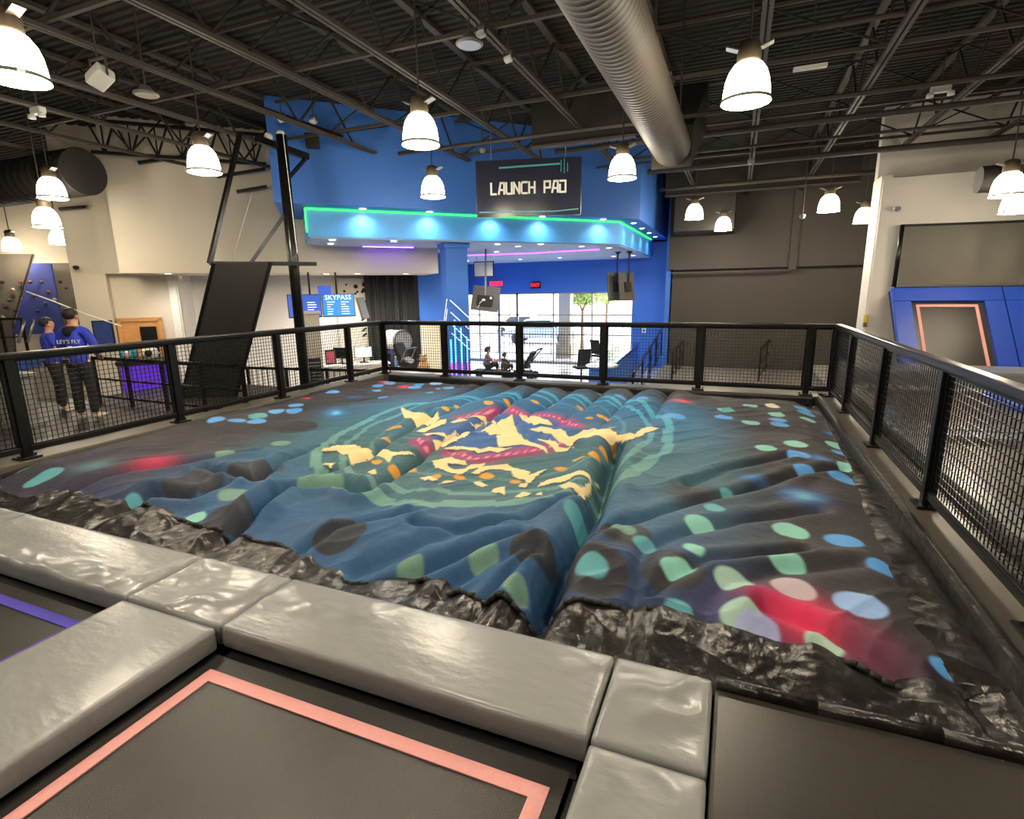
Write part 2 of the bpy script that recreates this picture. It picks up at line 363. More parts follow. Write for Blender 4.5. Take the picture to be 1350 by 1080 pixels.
DOTS = [(-2.42, 2.7, 0.19, 'dark', 0.01, 1.0), (-1.05, 2.84, 0.15, 'dark', 0.01, 1.0), (-0.66, 2.73, 0.21, 'dark', 0.01, 1.0), (-0.58, 3.21, 0.19, 'dark', 0.01, 1.0), (-0.23, 2.91, 0.18, 'dark', 0.01, 1.0), (-3.44, 2.67, 0.19, 'dark', 0.03, 1.0), (-4.23, 3.01, 0.25, 'dark', 0.03, 1.0), (-4.0, 3.43, 0.27, 'dark', 0.03, 1.0), (-4.93, 4.91, 0.27, 'dark', 0.03, 1.0), (-4.85, 4.95, 0.12, 'dark', 0.03, 1.0), (-0.2, 4.23, 0.31, 'dark', 0.25, 1.0), (-0.04, 7.38, 0.12, 'teal', 0.02, 1.0), (0.26, 7.78, 0.1, 'mint', 0.02, 1.0), (0.54, 7.93, 0.1, 'cream', 0.02, 1.0), (0.56, 7.45, 0.11, 'mint', 0.02, 1.0), (0.92, 8.04, 0.12, 'blue', 0.02, 1.0), (0.93, 7.77, 0.12, 'blue', 0.02, 1.0), (-0.05, 6.94, 0.11, 'blue', 0.02, 1.0), (0.25, 6.86, 0.11, 'mint', 0.02, 1.0), (0.56, 7.15, 0.11, 'blue', 0.02, 1.0), (0.57, 6.93, 0.11, 'blue', 0.02, 1.0), (0.92, 7.43, 0.1, 'mint', 0.02, 1.0), (0.66, 6.03, 0.12, 'mint', 0.02, 1.0), (0.37, 5.76, 0.11, 'mint', 0.02, 1.0), (0.66, 5.68, 0.11, 'blue', 0.02, 1.0), (1.09, 6.39, 0.12, 'mint', 0.02, 1.0), (1.1, 6.1, 0.11, 'blue', 0.02, 1.0), (1.07, 5.63, 0.1, 'mint', 0.02, 1.0), (0.68, 5.29, 0.11, 'blue', 0.02, 1.0), (0.96, 5.23, 0.12, 'blue', 0.02, 1.0), (0.04, 4.42, 0.07, 'teal', 0.02, 1.0), (-0.05, 3.97, 0.08, 'teal', 0.02, 1.0), (-0.13, 3.66, 0.11, 'mint', 0.02, 1.0), (0.44, 3.81, 0.12, 'mint', 0.02, 1.0), (1.1, 4.71, 0.08, 'blue', 0.02, 1.0), (0.75, 3.8, 0.12, 'blue', 0.02, 1.0), (-0.14, 3.19, 0.07, 'mint', 0.02, 1.0), (0.38, 3.31, 0.11, 'mint', 0.02, 1.0), (0.9, 3.49, 0.09, 'blue', 0.02, 1.0), (-0.18, 2.96, 0.08, 'mint', 0.02, 1.0), (0.09, 2.96, 0.11, 'greymint', 0.02, 1.0), (0.39, 3.02, 0.12, 'greypink', 0.02, 1.0), (0.7, 3.0, 0.13, 'lightblue', 0.02, 1.0), (0.13, 2.66, 0.11, 'greymint', 0.02, 1.0), (0.2, 2.6, 0.11, 'lavender', 0.02, 1.0), (0.49, 2.61, 0.09, 'greymint', 0.02, 1.0), (0.97, 2.67, 0.06, 'blue', 0.02, 1.0), (-1.76, 2.56, 0.09, 'olive', 0.02, 1.0), (-1.33, 2.72, 0.1, 'olive', 0.02, 1.0), (-0.66, 2.74, 0.1, 'teal', 0.02, 1.0), (-0.94, 3.53, 0.13, 'teal', 0.02, 1.0), (-0.58, 3.25, 0.09, 'olive', 0.02, 1.0), (-0.43, 3.16, 0.08, 'teal', 0.02, 1.0), (-0.23, 2.92, 0.08, 'mint', 0.02, 1.0), (-0.17, 2.6, 0.08, 'teal', 0.02, 1.0), (-1.03, 2.49, 0.08, 'olive', 0.02, 1.0), (-3.69, 2.94, 0.12, 'olive', 0.02, 1.0), (-3.69, 2.59, 0.08, 'mint', 0.02, 1.0), (-4.42, 2.61, 0.07, 'teal', 0.02, 1.0), (-4.71, 3.72, 0.1, 'olive', 0.02, 1.0), (-4.6, 4.34, 0.11, 'olive', 0.02, 1.0), (-5.8, 5.82, 0.11, 'blue', 0.02, 1.0), (-5.42, 5.4, 0.11, 'blue', 0.02, 1.0), (-5.62, 5.29, 0.11, 'blue', 0.02, 1.0), (-5.68, 5.03, 0.12, 'teal', 0.02, 1.0), (-5.73, 4.75, 0.11, 'blue', 0.02, 1.0), (-5.52, 4.86, 0.12, 'blue', 0.02, 1.0), (-5.97, 4.65, 0.11, 'blue', 0.02, 1.0), (-6.08, 6.92, 0.12, 'blue', 0.02, 1.0), (-6.39, 2.78, 0.14, 'teal', 0.02, 1.0), (-5.84, 2.74, 0.13, 'teal', 0.02, 1.0), (-5.86, 2.66, 0.11, 'teal', 0.02, 1.0), (-3.24, 3.44, 0.2, 'olive', 0.02, 1.0), (-6.0, 8.03, 0.11, 'blue', 0.02, 1.0), (-5.89, 8.27, 0.11, 'blue', 0.02, 1.0), (-5.58, 7.42, 0.09, 'blue', 0.02, 1.0), (-5.17, 7.98, 0.13, 'blue', 0.02, 1.0), (-5.2, 8.17, 0.09, 'blue', 0.02, 1.0), (-4.49, 7.34, 0.08, 'blue', 0.02, 1.0), (-4.94, 8.34, 0.12, 'lightblue', 0.02, 1.0), (-4.44, 7.88, 0.11, 'blue', 0.02, 1.0), (-6.07, 6.91, 0.11, 'blue', 0.02, 1.0), (-4.91, 6.68, 0.08, 'blue', 0.02, 1.0), (-4.55, 7.74, 0.05, 'teal', 0.02, 1.0), (-2.0, 8.69, 0.1, 'mint', 0.02, 1.0), (-1.52, 7.9, 0.1, 'blue', 0.02, 1.0), (-1.13, 7.48, 0.09, 'blue', 0.02, 1.0), (-0.63, 6.64, 0.16, 'blue', 0.02, 1.0), (-0.12, 7.35, 0.04, 'mint', 0.02, 1.0), (-0.12, 6.96, 0.05, 'blue', 0.02, 1.0)]
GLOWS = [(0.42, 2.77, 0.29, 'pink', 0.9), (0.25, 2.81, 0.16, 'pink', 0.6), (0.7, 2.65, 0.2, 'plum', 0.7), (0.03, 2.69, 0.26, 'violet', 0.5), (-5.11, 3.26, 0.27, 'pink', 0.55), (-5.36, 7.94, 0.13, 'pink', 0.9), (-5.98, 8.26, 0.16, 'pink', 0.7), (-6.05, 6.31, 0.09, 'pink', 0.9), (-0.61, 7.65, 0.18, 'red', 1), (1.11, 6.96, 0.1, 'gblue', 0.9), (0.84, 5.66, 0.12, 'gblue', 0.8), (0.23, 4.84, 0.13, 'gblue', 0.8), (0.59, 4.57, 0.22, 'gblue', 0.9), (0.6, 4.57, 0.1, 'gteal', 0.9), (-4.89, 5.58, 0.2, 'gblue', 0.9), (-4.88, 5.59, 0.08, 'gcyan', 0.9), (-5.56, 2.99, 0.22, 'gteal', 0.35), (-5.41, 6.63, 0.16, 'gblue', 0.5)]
MARKS = [[(-4.2, 6.1), (-3.94, 5.97), (-3.75, 5.92), (-3.63, 6.14), (-3.45, 5.86), (-3.35, 5.5), (-3.65, 5.74), (-3.68, 5.65), (-3.87, 5.7)], [(-3.9, 5.75), (-3.7, 5.79), (-3.4, 5.54), (-3.35, 5.42), (-3.68, 5.61)], [(-3.35, 5.42), (-3.41, 5.77), (-3.37, 5.91), (-3.28, 5.72), (-3.27, 5.53), (-3.28, 5.22), (-3.36, 5.16)], [(-3.24, 5.13), (-3.11, 5.25), (-2.94, 5.14), (-2.97, 5.41), (-2.93, 5.36), (-2.66, 4.67), (-2.67, 4.58), (-2.95, 4.85), (-2.9, 4.99), (-2.93, 5.09), (-3.01, 4.92)], [(-2.66, 4.67), (-2.95, 5.43), (-2.67, 5.19), (-2.64, 4.91), (-2.63, 4.73)], [(-3.25, 5.78), (-3.18, 5.98), (-2.97, 5.84), (-2.97, 6.14), (-2.73, 5.71), (-2.95, 5.88), (-3.11, 5.89), (-3.2, 5.77)], [(-3.13, 5.96), (-3.01, 6.33), (-2.76, 6.04), (-2.71, 5.69), (-2.97, 6.18)], [(-2.68, 6.02), (-2.67, 5.61), (-2.64, 5.18), (-2.64, 5.52), (-2.48, 5.31), (-2.39, 5.47), (-2.55, 5.7)], [(-3.84, 4.13), (-3.82, 4.3), (-3.78, 4.51), (-3.49, 4.37), (-3.39, 4.38), (-3.36, 4.2), (-3.22, 3.86), (-3.47, 4.1), (-3.73, 4.24)], [(-3.19, 3.86), (-3.36, 4.19), (-3.39, 4.35), (-3.23, 4.37), (-2.97, 4.34), (-2.89, 4.4), (-2.93, 4.27), (-3.05, 4.25), (-2.92, 4.01), (-3.09, 4.16), (-3.2, 4.2), (-3.35, 4.23)], [(-2.65, 4.56), (-2.58, 4.68), (-2.41, 4.69), (-2.3, 4.69), (-2.26, 4.82), (-2.09, 4.85), (-2.04, 4.91), (-2.11, 4.71), (-2.2, 4.71), (-2.27, 4.58), (-2.44, 4.62), (-2.57, 4.54)], [(-2.57, 4.19), (-2.52, 4.38), (-2.26, 4.28), (-2.22, 4.23), (-2.28, 4.19), (-2.36, 4.1), (-2.32, 4.07), (-2.25, 4.05), (-2.19, 4.14), (-2.2, 4.25), (-2.11, 4.41), (-2.07, 4.21), (-2.14, 4.14), (-2.13, 3.96), (-2.22, 3.94), (-2.39, 4.0)], [(-2.07, 4.03), (-2.08, 4.33), (-1.95, 4.45), (-1.75, 4.37), (-1.6, 4.26), (-1.6, 4.11), (-1.71, 4.12), (-1.79, 4.27), (-1.9, 4.3), (-1.98, 4.24), (-2.02, 4.07)], [(-3.53, 3.79), (-3.47, 3.9), (-3.44, 3.8), (-3.47, 3.81)], [(-3.04, 3.83), (-3.01, 3.91), (-2.87, 3.74), (-2.89, 3.72)], [(-2.45, 3.78), (-2.37, 3.82), (-2.24, 3.74), (-2.25, 3.71), (-2.34, 3.75), (-2.36, 3.72)], [(-2.19, 3.67), (-2.17, 3.77), (-2.11, 3.82), (-2.13, 3.75)], [(-2.0, 3.87), (-1.89, 3.88), (-1.83, 3.85), (-1.85, 3.79), (-1.93, 3.82)], [(-1.73, 3.7), (-1.72, 3.8), (-1.67, 3.85), (-1.59, 3.66), (-1.65, 3.72), (-1.68, 3.68)], [(-1.49, 3.62), (-1.5, 3.78), (-1.44, 3.81), (-1.45, 3.68)], [(-3.37, 4.23), (-3.36, 4.36), (-3.34, 4.27)], [(-2.65, 6.39), (-2.38, 5.84), (-2.13, 5.35), (-2.42, 5.37), (-2.67, 5.99)], [(-2.41, 5.33), (-2.19, 5.46), (-2.03, 5.25), (-1.72, 5.03), (-1.65, 4.9), (-1.79, 5.01), (-1.99, 5.05), (-2.17, 4.85)], [(-2.58, 6.46), (-2.42, 6.51), (-2.15, 6.23), (-1.98, 6.08), (-2.12, 6.0), (-2.17, 5.9), (-2.35, 6.14)], [(-2.14, 5.69), (-2.09, 5.93), (-1.96, 5.97), (-1.74, 5.74), (-1.57, 5.38), (-1.52, 5.65), (-1.45, 6.01), (-1.22, 5.84), (-1.08, 5.52), (-0.97, 5.53), (-0.87, 6.03), (-0.72, 6.04), (-0.83, 5.78), (-0.9, 5.44), (-1.07, 5.48), (-1.2, 5.35), (-1.42, 5.43), (-1.49, 5.28), (-1.52, 5.15), (-1.65, 5.31), (-1.84, 5.54)], [(-1.91, 5.3), (-1.8, 5.42), (-1.59, 5.08), (-1.5, 5.08), (-1.47, 5.26), (-1.49, 5.02), (-1.59, 4.98), (-1.72, 5.12)], [(-1.43, 3.95), (-1.41, 4.19), (-1.29, 4.33), (-1.09, 4.38), (-1.05, 4.3), (-1.21, 4.14), (-1.34, 4.08)], [(-1.27, 4.05), (-1.19, 4.09), (-1.05, 3.94), (-1.06, 4.32), (-1.02, 4.16), (-0.99, 3.8), (-1.06, 3.86), (-1.14, 3.87)], [(-1.63, 4.16), (-1.56, 4.27), (-1.48, 4.43), (-1.53, 4.21), (-1.51, 3.91), (-1.57, 3.89), (-1.55, 4.04)], [(-1.71, 3.7), (-1.67, 3.85), (-1.59, 3.66), (-1.66, 3.71)], [(-1.49, 3.62), (-1.5, 3.79), (-1.42, 3.81), (-1.43, 3.73), (-1.45, 3.6)], [(-1.38, 3.78), (-1.36, 3.88), (-1.32, 3.79)], [(-2.78, 6.06), (-2.7, 5.98), (-2.62, 5.72)], [(-1.05, 4.41), (-1.05, 4.59), (-1.04, 4.52)]]
ORANGE = [(-3.52, 4.77, 0.07), (-3.7, 5.26, 0.07), (-3.74, 5.18, 0.04), (-3.09, 4.04, 0.05), (-2.82, 3.94, 0.06), (-2.61, 3.9, 0.05), (-2.3, 3.8, 0.05), (-2.12, 3.9, 0.05), (-1.94, 4.07, 0.07), (-1.65, 4.03, 0.05), (-3.17, 6.77, 0.07), (-3.03, 7.16, 0.07), (-3.61, 6.3, 0.06), (-3.53, 6.51, 0.05), (-3.04, 7.14, 0.06), (-2.63, 7.23, 0.06), (-2.39, 7.21, 0.07), (-1.97, 7.33, 0.07), (-1.61, 6.4, 0.05), (-1.5, 6.54, 0.05), (-1.41, 6.54, 0.05), (-1.24, 5.95, 0.05), (-1.29, 4.75, 0.06), (-1.17, 4.86, 0.06), (-1.13, 5.11, 0.05), (-1.12, 5.44, 0.05), (-1.38, 4.46, 0.06)]
MAGENTA = [[(-3.23, 6.01), (-3.08, 6.31), (-2.98, 6.69), (-2.68, 6.46)], [(-2.72, 6.53), (-2.27, 6.43), (-2.0, 6.43), (-1.65, 5.98)], [(-3.1, 4.83), (-2.93, 4.62), (-2.89, 4.64)], [(-2.52, 4.49), (-2.23, 4.4), (-2.02, 4.7), (-1.86, 4.91)], [(-1.86, 4.85), (-1.76, 4.97), (-1.64, 5.12), (-1.58, 5.34)]]

def print_colour(X, Y):
    """printed artwork in the bag's own metres"""
    n = len(X); c = np.empty((n, 3))
    L = lambda *q: np.array(lin(q))
    def mix(k, col): c[:] = c*(1-k[:, None])+np.asarray(col)*k[:, None]
    c[:] = L(51, 48, 52)
    e = ((np.abs(X+2.35)/2.75)**3+(np.abs(Y-4.9)/3.3)**3)**(1/3)
    m = 1-sstep(.72, 1.08, e+.10*(vnoise(X*.7, Y*.7, 8)-.5))
    t = sstep(2.6, 4.6, Y); t2 = sstep(5., 7.4, Y)
    blue = L(42, 84, 126)*(1-t)[:, None]+L(58, 100, 118)*t[:, None]
    blue = blue*(1-t2)[:, None]+L(46, 108, 150)*t2[:, None]
    c[:] = c*(1-m[:, None])+blue*m[:, None]
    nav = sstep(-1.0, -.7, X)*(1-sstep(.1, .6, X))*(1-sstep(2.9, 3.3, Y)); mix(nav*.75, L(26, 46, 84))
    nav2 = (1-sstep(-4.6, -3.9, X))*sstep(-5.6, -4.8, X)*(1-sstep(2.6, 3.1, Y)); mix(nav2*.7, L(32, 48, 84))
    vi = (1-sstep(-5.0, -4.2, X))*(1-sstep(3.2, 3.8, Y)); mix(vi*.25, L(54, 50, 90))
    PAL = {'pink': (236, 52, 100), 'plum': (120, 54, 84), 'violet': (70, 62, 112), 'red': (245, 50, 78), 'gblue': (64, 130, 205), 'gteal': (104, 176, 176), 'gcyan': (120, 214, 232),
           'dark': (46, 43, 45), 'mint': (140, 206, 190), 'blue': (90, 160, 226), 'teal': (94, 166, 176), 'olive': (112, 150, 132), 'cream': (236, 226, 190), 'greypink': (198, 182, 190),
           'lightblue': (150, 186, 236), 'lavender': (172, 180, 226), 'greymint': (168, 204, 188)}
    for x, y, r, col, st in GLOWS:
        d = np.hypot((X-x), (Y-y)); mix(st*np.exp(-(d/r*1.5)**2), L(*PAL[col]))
    # badge: gear-like double ring
    qx, qy = (X+2.4)/1.93, (Y-5.55)/2.38; r = np.hypot(qx, qy); th = np.arctan2(qy, qx)
    r = r+.012*np.sin(3*th+1)
    ins = 1-sstep(.97, .99, r); tt = sstep(4.2, 7.2, Y)[:, None]
    inner = L(62, 102, 106)*(1-tt)+L(34, 92, 140)*tt
    c[:] = c*(1-(ins*.75)[:, None])+inner*(ins*.75)[:, None]
    ringc = L(112, 160, 148)*(1-tt)+L(76, 176, 206)*tt
    notch = ((th*14/math.pi) % 2 < 1)*.022
    band = (sstep(.945-.0, .95, r+notch)*(1-sstep(.995, 1.0, r+notch*.6))); c[:] = c*(1-(band*.8)[:, None])+ringc*(band*.8)[:, None]
    band = sstep(.835, .84, r-notch*.5)*(1-sstep(.868, .873, r-notch*.5)); c[:] = c*(1-(band*.7)[:, None])+ringc*(band*.7)[:, None]
    band = sstep(.70, .705, r)*(1-sstep(.72, .725, r)); c[:] = c*(1-(band*.4)[:, None])+ringc*(band*.4)[:, None]
    core = 1-sstep(.40, .44, r); mix(core*.85, L(56, 96, 160))
    for pts in MAGENTA:
        d = seg_dist(X, Y, pts); mix(.8*(1-sstep(.05, .17, d)), L(170, 62, 112)); dots_ = (np.sin(X*46)*np.sin(X*46) > .55)*(1-sstep(.025, .045, d)); mix(.8*dots_, L(246, 150, 170))
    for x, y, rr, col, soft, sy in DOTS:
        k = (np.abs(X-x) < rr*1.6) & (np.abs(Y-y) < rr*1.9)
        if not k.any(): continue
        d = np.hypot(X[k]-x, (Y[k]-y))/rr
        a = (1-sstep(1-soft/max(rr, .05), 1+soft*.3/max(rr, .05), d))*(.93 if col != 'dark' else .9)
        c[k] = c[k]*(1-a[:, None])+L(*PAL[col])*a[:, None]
    for x, y, rr in ORANGE:
        k = (np.abs(X-x) < rr*2) & (np.abs(Y-y) < rr*2)
        if k.any():
            a = .95*(1-sstep(.75, 1.1, np.hypot(X[k]-x, (Y[k]-y))/(rr*1.05))); c[k] = c[k]*(1-a[:, None])+L(226, 158, 44)*a[:, None]
    cream, edge = L(240, 218, 160), L(40, 48, 58)
    for pl in MARKS:
        P = np.array(pl); lo, hi = P.min(0)-.08, P.max(0)+.08
        k = np.where((X > lo[0]) & (X < hi[0]) & (Y > lo[1]) & (Y < hi[1]))[0]
        if not len(k): continue
        def inside(x, y):
            w = np.zeros(len(x), bool); j = len(P)-1
            for i in range(len(P)):
                yi, yj, xi, xj = P[i, 1], P[j, 1], P[i, 0], P[j, 0]
                if yi != yj: w ^= ((yi > y) != (yj > y)) & (x < (xj-xi)*(y-yi)/(yj-yi)+xi)
                j = i
            return w
        ks = k[inside(X[k]-.02, Y[k]+.03)]; c[ks] = c[ks]*.35+edge*.65         # printed dark outline
    for pl in MARKS:
        P = np.array(pl); lo, hi = P.min(0), P.max(0)
        k = np.where((X > lo[0]) & (X < hi[0]) & (Y > lo[1]) & (Y < hi[1]))[0]
        if not len(k): continue
        x, y = X[k], Y[k]; w = np.zeros(len(k), bool); j = len(P)-1
        for i in range(len(P)):
            yi, yj, xi, xj = P[i, 1], P[j, 1], P[i, 0], P[j, 0]
            if yi != yj: w ^= ((yi > y) != (yj > y)) & (x < (xj-xi)*(y-yi)/(yj-yi)+xi)
            j = i
        c[k[w]] = cream
    return np.clip(c, 0, 1)
M_print = bpy.data.materials.new('printed_airbag_fabric'); M_print.use_nodes = True
nt = M_print.node_tree; b_ = nt.nodes['Principled BSDF']
ca = nt.nodes.new('ShaderNodeVertexColor'); ca.layer_name = 'print'
nt.links.new(ca.outputs['Color'], b_.inputs['Base Color']); b_.inputs['Roughness'].default_value = .60; b_.inputs['Specular IOR Level'].default_value = .32
tcn = nt.nodes.new('ShaderNodeTexCoord'); nz = nt.nodes.new('ShaderNodeTexNoise'); nz.inputs['Scale'].default_value = 14; nz.inputs['Detail'].default_value = 5
bp = nt.nodes.new('ShaderNodeBump'); bp.inputs['Strength'].default_value = .34; bp.inputs['Distance'].default_value = .02
nt.links.new(tcn.outputs['Object'], nz.inputs['Vector']); nt.links.new(nz.outputs['Fac'], bp.inputs['Height']); nt.links.new(bp.outputs['Normal'], b_.inputs['Normal'])

airbag = thing('airbag', (-2.65, 5.5, -.5), 'huge slack landing airbag printed with star badge and pale dots', 'airbag')
NX = [-6.5, -5.6, -5.29, -4.58, -4.26, -3.5, -2.82, -2.35, -1.93, -1.66, -1.12, -.86, -.65, -.32, .04, .35, .51, .76, .97, 1.2]
NY = [2.55, 2.42, 2.60, 2.52, 2.60, 2.53, 2.55, 2.40, 2.37, 2.50, 2.40, 2.42, 2.50, 2.60, 2.56, 2.53, 2.56, 2.50, 2.52, 2.7]
RY = [2.3, 2.55, 2.75, 3.1, 3.7, 5.0, 8.2, 9]
RX = [1.06, 1.07, .96, .95, .99, 1.08, 1.15, 1.15]
near_y = lambda x: np.interp(x, NX, NY); right_x = lambda y: np.interp(y, RY, RX)
def cover_grid(nu, nv):
    u = np.linspace(0, 1, nu)[:, None]; v = np.linspace(0, 1, nv)[None, :]**1.25
    X = -6.42+u*(1.12+6.42)+0*v
    for _ in range(3):
        Y = near_y(X)+v*(8.66-near_y(X)); X = -6.42+u*(right_x(Y)+6.42)
    Y = near_y(X)+v*(8.66-near_y(X))
    return X.ravel(), Y.ravel(), (np.broadcast_to(u, X.shape)).ravel(), np.broadcast_to(v, X.shape).ravel()
nu, nv = 640, 520
X, Y, Uq, Vq = cover_grid(nu, nv)
Z = bag_h(X, Y)
V = np.stack([X, Y, Z], 1)
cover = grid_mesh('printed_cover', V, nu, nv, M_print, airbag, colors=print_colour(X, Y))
# zip edge: a thin black rim along the border of the cover
def border(x, y): return Vector((x, y, float(bag_h(np.array([x]), np.array([y]))[0])))
xs = np.linspace(-6.4, .98, 160)
rim = MB().tube([border(x, near_y(x))+Vector((0, -.008, -.012)) for x in xs], .016, 6)
rim.build('zip_edge', M_rubber, airbag, smooth=True); rim = MB()
yy = np.linspace(2.75, 8.6, 90); rim.tube([border(right_x(y), y)+Vector((.008, 0, -.01)) for y in yy], .012, 6)
rim.build('zip_edge', M_rubber, airbag, smooth=True)
# glossy black skirts that fill the gap between the cover and the pit edge
def skirt(name, P0, P1, bulge, seed, nu, nv, tag_=None):
    """P0, P1: (nu,3) arrays, outer and inner edge"""
    t = np.linspace(0, 1, nv)[None, :, None]; V = P0[:, None, :]*(1-t)+P1[:, None, :]*t
    x, y = V[..., 0], V[..., 1]; tt = t[..., 0]
    bl = bulge*np.sin(np.pi*np.clip(tt, 0, 1))**.8*(.25+1.3*vnoise(x*1.1, y*1.1, seed))
    cr = (1-np.abs(2*vnoise(x*3.2+y*2, y*5+x, seed+1)-1))**2*.018+(1-np.abs(2*vnoise(x*8-y*5, y*9+x*3, seed+2)-1))**2*.004+(vnoise(x*20, y*18, seed+3)-.5)*.008
    V[..., 2] += bl+(cr-.02)*np.sin(np.pi*np.clip(tt, .04, .96))
    return grid_mesh(name, V.reshape(-1, 3), nu, nv, M_skirt, airbag)
xs = np.linspace(-6.5, 1.185, 700); ny = near_y(xs)
hz = bag_h(xs, ny+.08)
P0 = np.stack([xs, np.full_like(xs, 2.16), np.full_like(xs, -.075)-.03*vnoise(xs*1.5, xs*0, 21)], 1)
P1 = np.stack([xs, ny+.10, hz-.03], 1); P1[xs > 1.0, 2] = -.16
skirt('front_skirt', P0, P1, .035, 31, 700, 70)
ys_ = np.linspace(2.15, 8.75, 560); rx = right_x(ys_)
P0 = np.stack([np.full_like(ys_, 1.20), ys_, np.full_like(ys_, -.06)], 1)
P1 = np.stack([rx-.08, ys_, bag_h(rx-.08, ys_)-.03], 1); P1[ys_ < 2.6, 2] = -.15
skirt('side_skirt', P0, P1, .03, 41, 560, 50)
P0 = np.stack([np.full_like(ys_, -6.63), ys_, np.full_like(ys_, -.10)], 1)
P1 = np.stack([np.full_like(ys_, -6.34), ys_, bag_h(np.full_like(ys_, -6.34), ys_)-.03], 1)
skirt('side_skirt', P0, P1, .03, 51, 560, 24)
xs = np.linspace(-6.6, 1.25, 500)
P0 = np.stack([xs, np.full_like(xs, 9.07), np.full_like(xs, -.12)], 1)
P1 = np.stack([xs, np.full_like(xs, 8.6), bag_h(xs, np.full_like(xs, 8.6))-.03], 1)
skirt('back_skirt', P0, P1, .02, 61, 500, 24)
# black edge cushions along the inside of the coping
e_ = MB()
tag(MB().box((1.225, 5.2, -.03), (.07, 7.6, .16), bev=.03).build('edge_cushion', M_skirt), 'black vinyl edge roll along coping below right fence', 'edge cushion')
tag(MB().box((-2.65, 9.10, -.06), (7.7, .07, .14), bev=.03).build('edge_cushion', M_skirt), 'black vinyl edge roll along coping below far fence', 'edge cushion')

# ================================================================== pads and trampolines in front
def pad(name, x0, x1, y0, y1, z1, h, seed, label, group='grey vinyl pads', r=.014, m=None, wr=1., par=None):
    dx, dy = x1-x0, y1-y0
    nx, ny = max(8, int(dx/.022)), max(8, int(dy/.022)); nx = min(nx, 150); ny = min(ny, 120)
    nz = 5
    bm = bmesh.new()
    def face(fn, n, mm):
        g = [[bm.verts.new(fn(i/n, j/mm)) for j in range(mm+1)] for i in range(n+1)]
        for i in range(n):
            for j in range(mm): bm.faces.new((g[i][j], g[i+1][j], g[i+1][j+1], g[i][j+1]))
    face(lambda u, v: (u*dx, v*dy, h), nx, ny)
    face(lambda u, v: (u*dx, 0, v*h), nx, nz); face(lambda u, v: (u*dx, dy, v*h), nx, nz)
    face(lambda u, v: (0, u*dy, v*h), ny, nz); face(lambda u, v: (dx, u*dy, v*h), ny, nz)
    face(lambda u, v: (u*dx, v*dy, 0), 1, 1)
    bmesh.ops.remove_doubles(bm, verts=list(bm.verts), dist=.0008)
    bmesh.ops.recalc_face_normals(bm, faces=list(bm.faces))
    co = np.array([v.co for v in bm.verts]); d = np.array([dx, dy, h])
    inner = np.clip(co, r, d-r); dv = co-inner; ln = np.linalg.norm(dv, axis=1, keepdims=True); ln[ln == 0] = 1
    P = inner+dv/ln*r*(np.linalg.norm(dv, axis=1, keepdims=True) > 0)
    gx, gy = P[:, 0]+x0, P[:, 1]+y0
    ed = np.minimum(np.minimum(P[:, 0], dx-P[:, 0]), np.minimum(P[:, 1], dy-P[:, 1]))
    top = (co[:, 2] > h*.9)*sstep(0, .035, ed)
    u = gx*.5+gy; v = gx-gy*.6
    w1 = (1-np.abs(2*vnoise(u*2.2+vnoise(gx*2, gy*2, seed)*1.5, v*5.5, seed+1)-1))**4
    w2 = (1-np.abs(2*vnoise(gx*4+gy*7, gy*9-gx*3, seed+2)-1))**3
    msk = sstep(.38, .7, vnoise(gx*1.3, gy*2.2, seed+4))
    z = wr*(.024*w1*msk+.011*w2*msk+.010*(vnoise(gx*1.4, gy*1.8, seed+3)-.4))
    P[:, 2] += z*top+.006*top*sstep(0, .2, ed)
    sd = (co[:, 2] < h*.9)*(co[:, 2] > .01); P[:, 1] += sd*.010*wr*(vnoise(gx*7, P[:, 2]*14, seed+5)-.5)
    P += np.array([x0, y0, z1-h])
    org = np.array([(x0+x1)/2, (y0+y1)/2, z1-h])
    for v_, p in zip(bm.verts, P): v_.co = p-org
    me = bpy.data.meshes.new(name); bm.to_mesh(me); bm.free(); me.shade_smooth(); me.materials.append(m or M_pad)
    o = bpy.data.objects.new(name, me); COL.objects.link(o); o.location = org
    return tag(o, label, 'pad', group)
ph = .12
pad('frame_pad', -6.45, -3.025, 1.65, 2.145, 0, ph, 101, 'long glossy grey pad bordering airbag behind the violet-taped bed')
pad('frame_pad', -3.015, -2.30, 1.65, 2.145, 0, ph, 111, 'short square grey pad at the joint of two long pads')
pad('frame_pad', -2.29, -.402, 1.65, 2.145, 0, ph, 121, 'long creased grey pad between airbag and the pink-taped bed')
pad('frame_pad', -.392, .018, 1.65, 2.145, 0, ph, 131, 'small grey pad beside the corner of the black floor mat')
pad('frame_pad', -3.015, -2.30, -1.2, 1.635, -.004, ph, 141, 'wide smooth grey pad dividing the violet and pink taped beds', wr=.35)
pad('frame_pad', -.392, .018, -1.2, 1.635, -.004, ph, 151, 'smooth grey pad right of pink-taped bed, beside black mat', wr=.35)

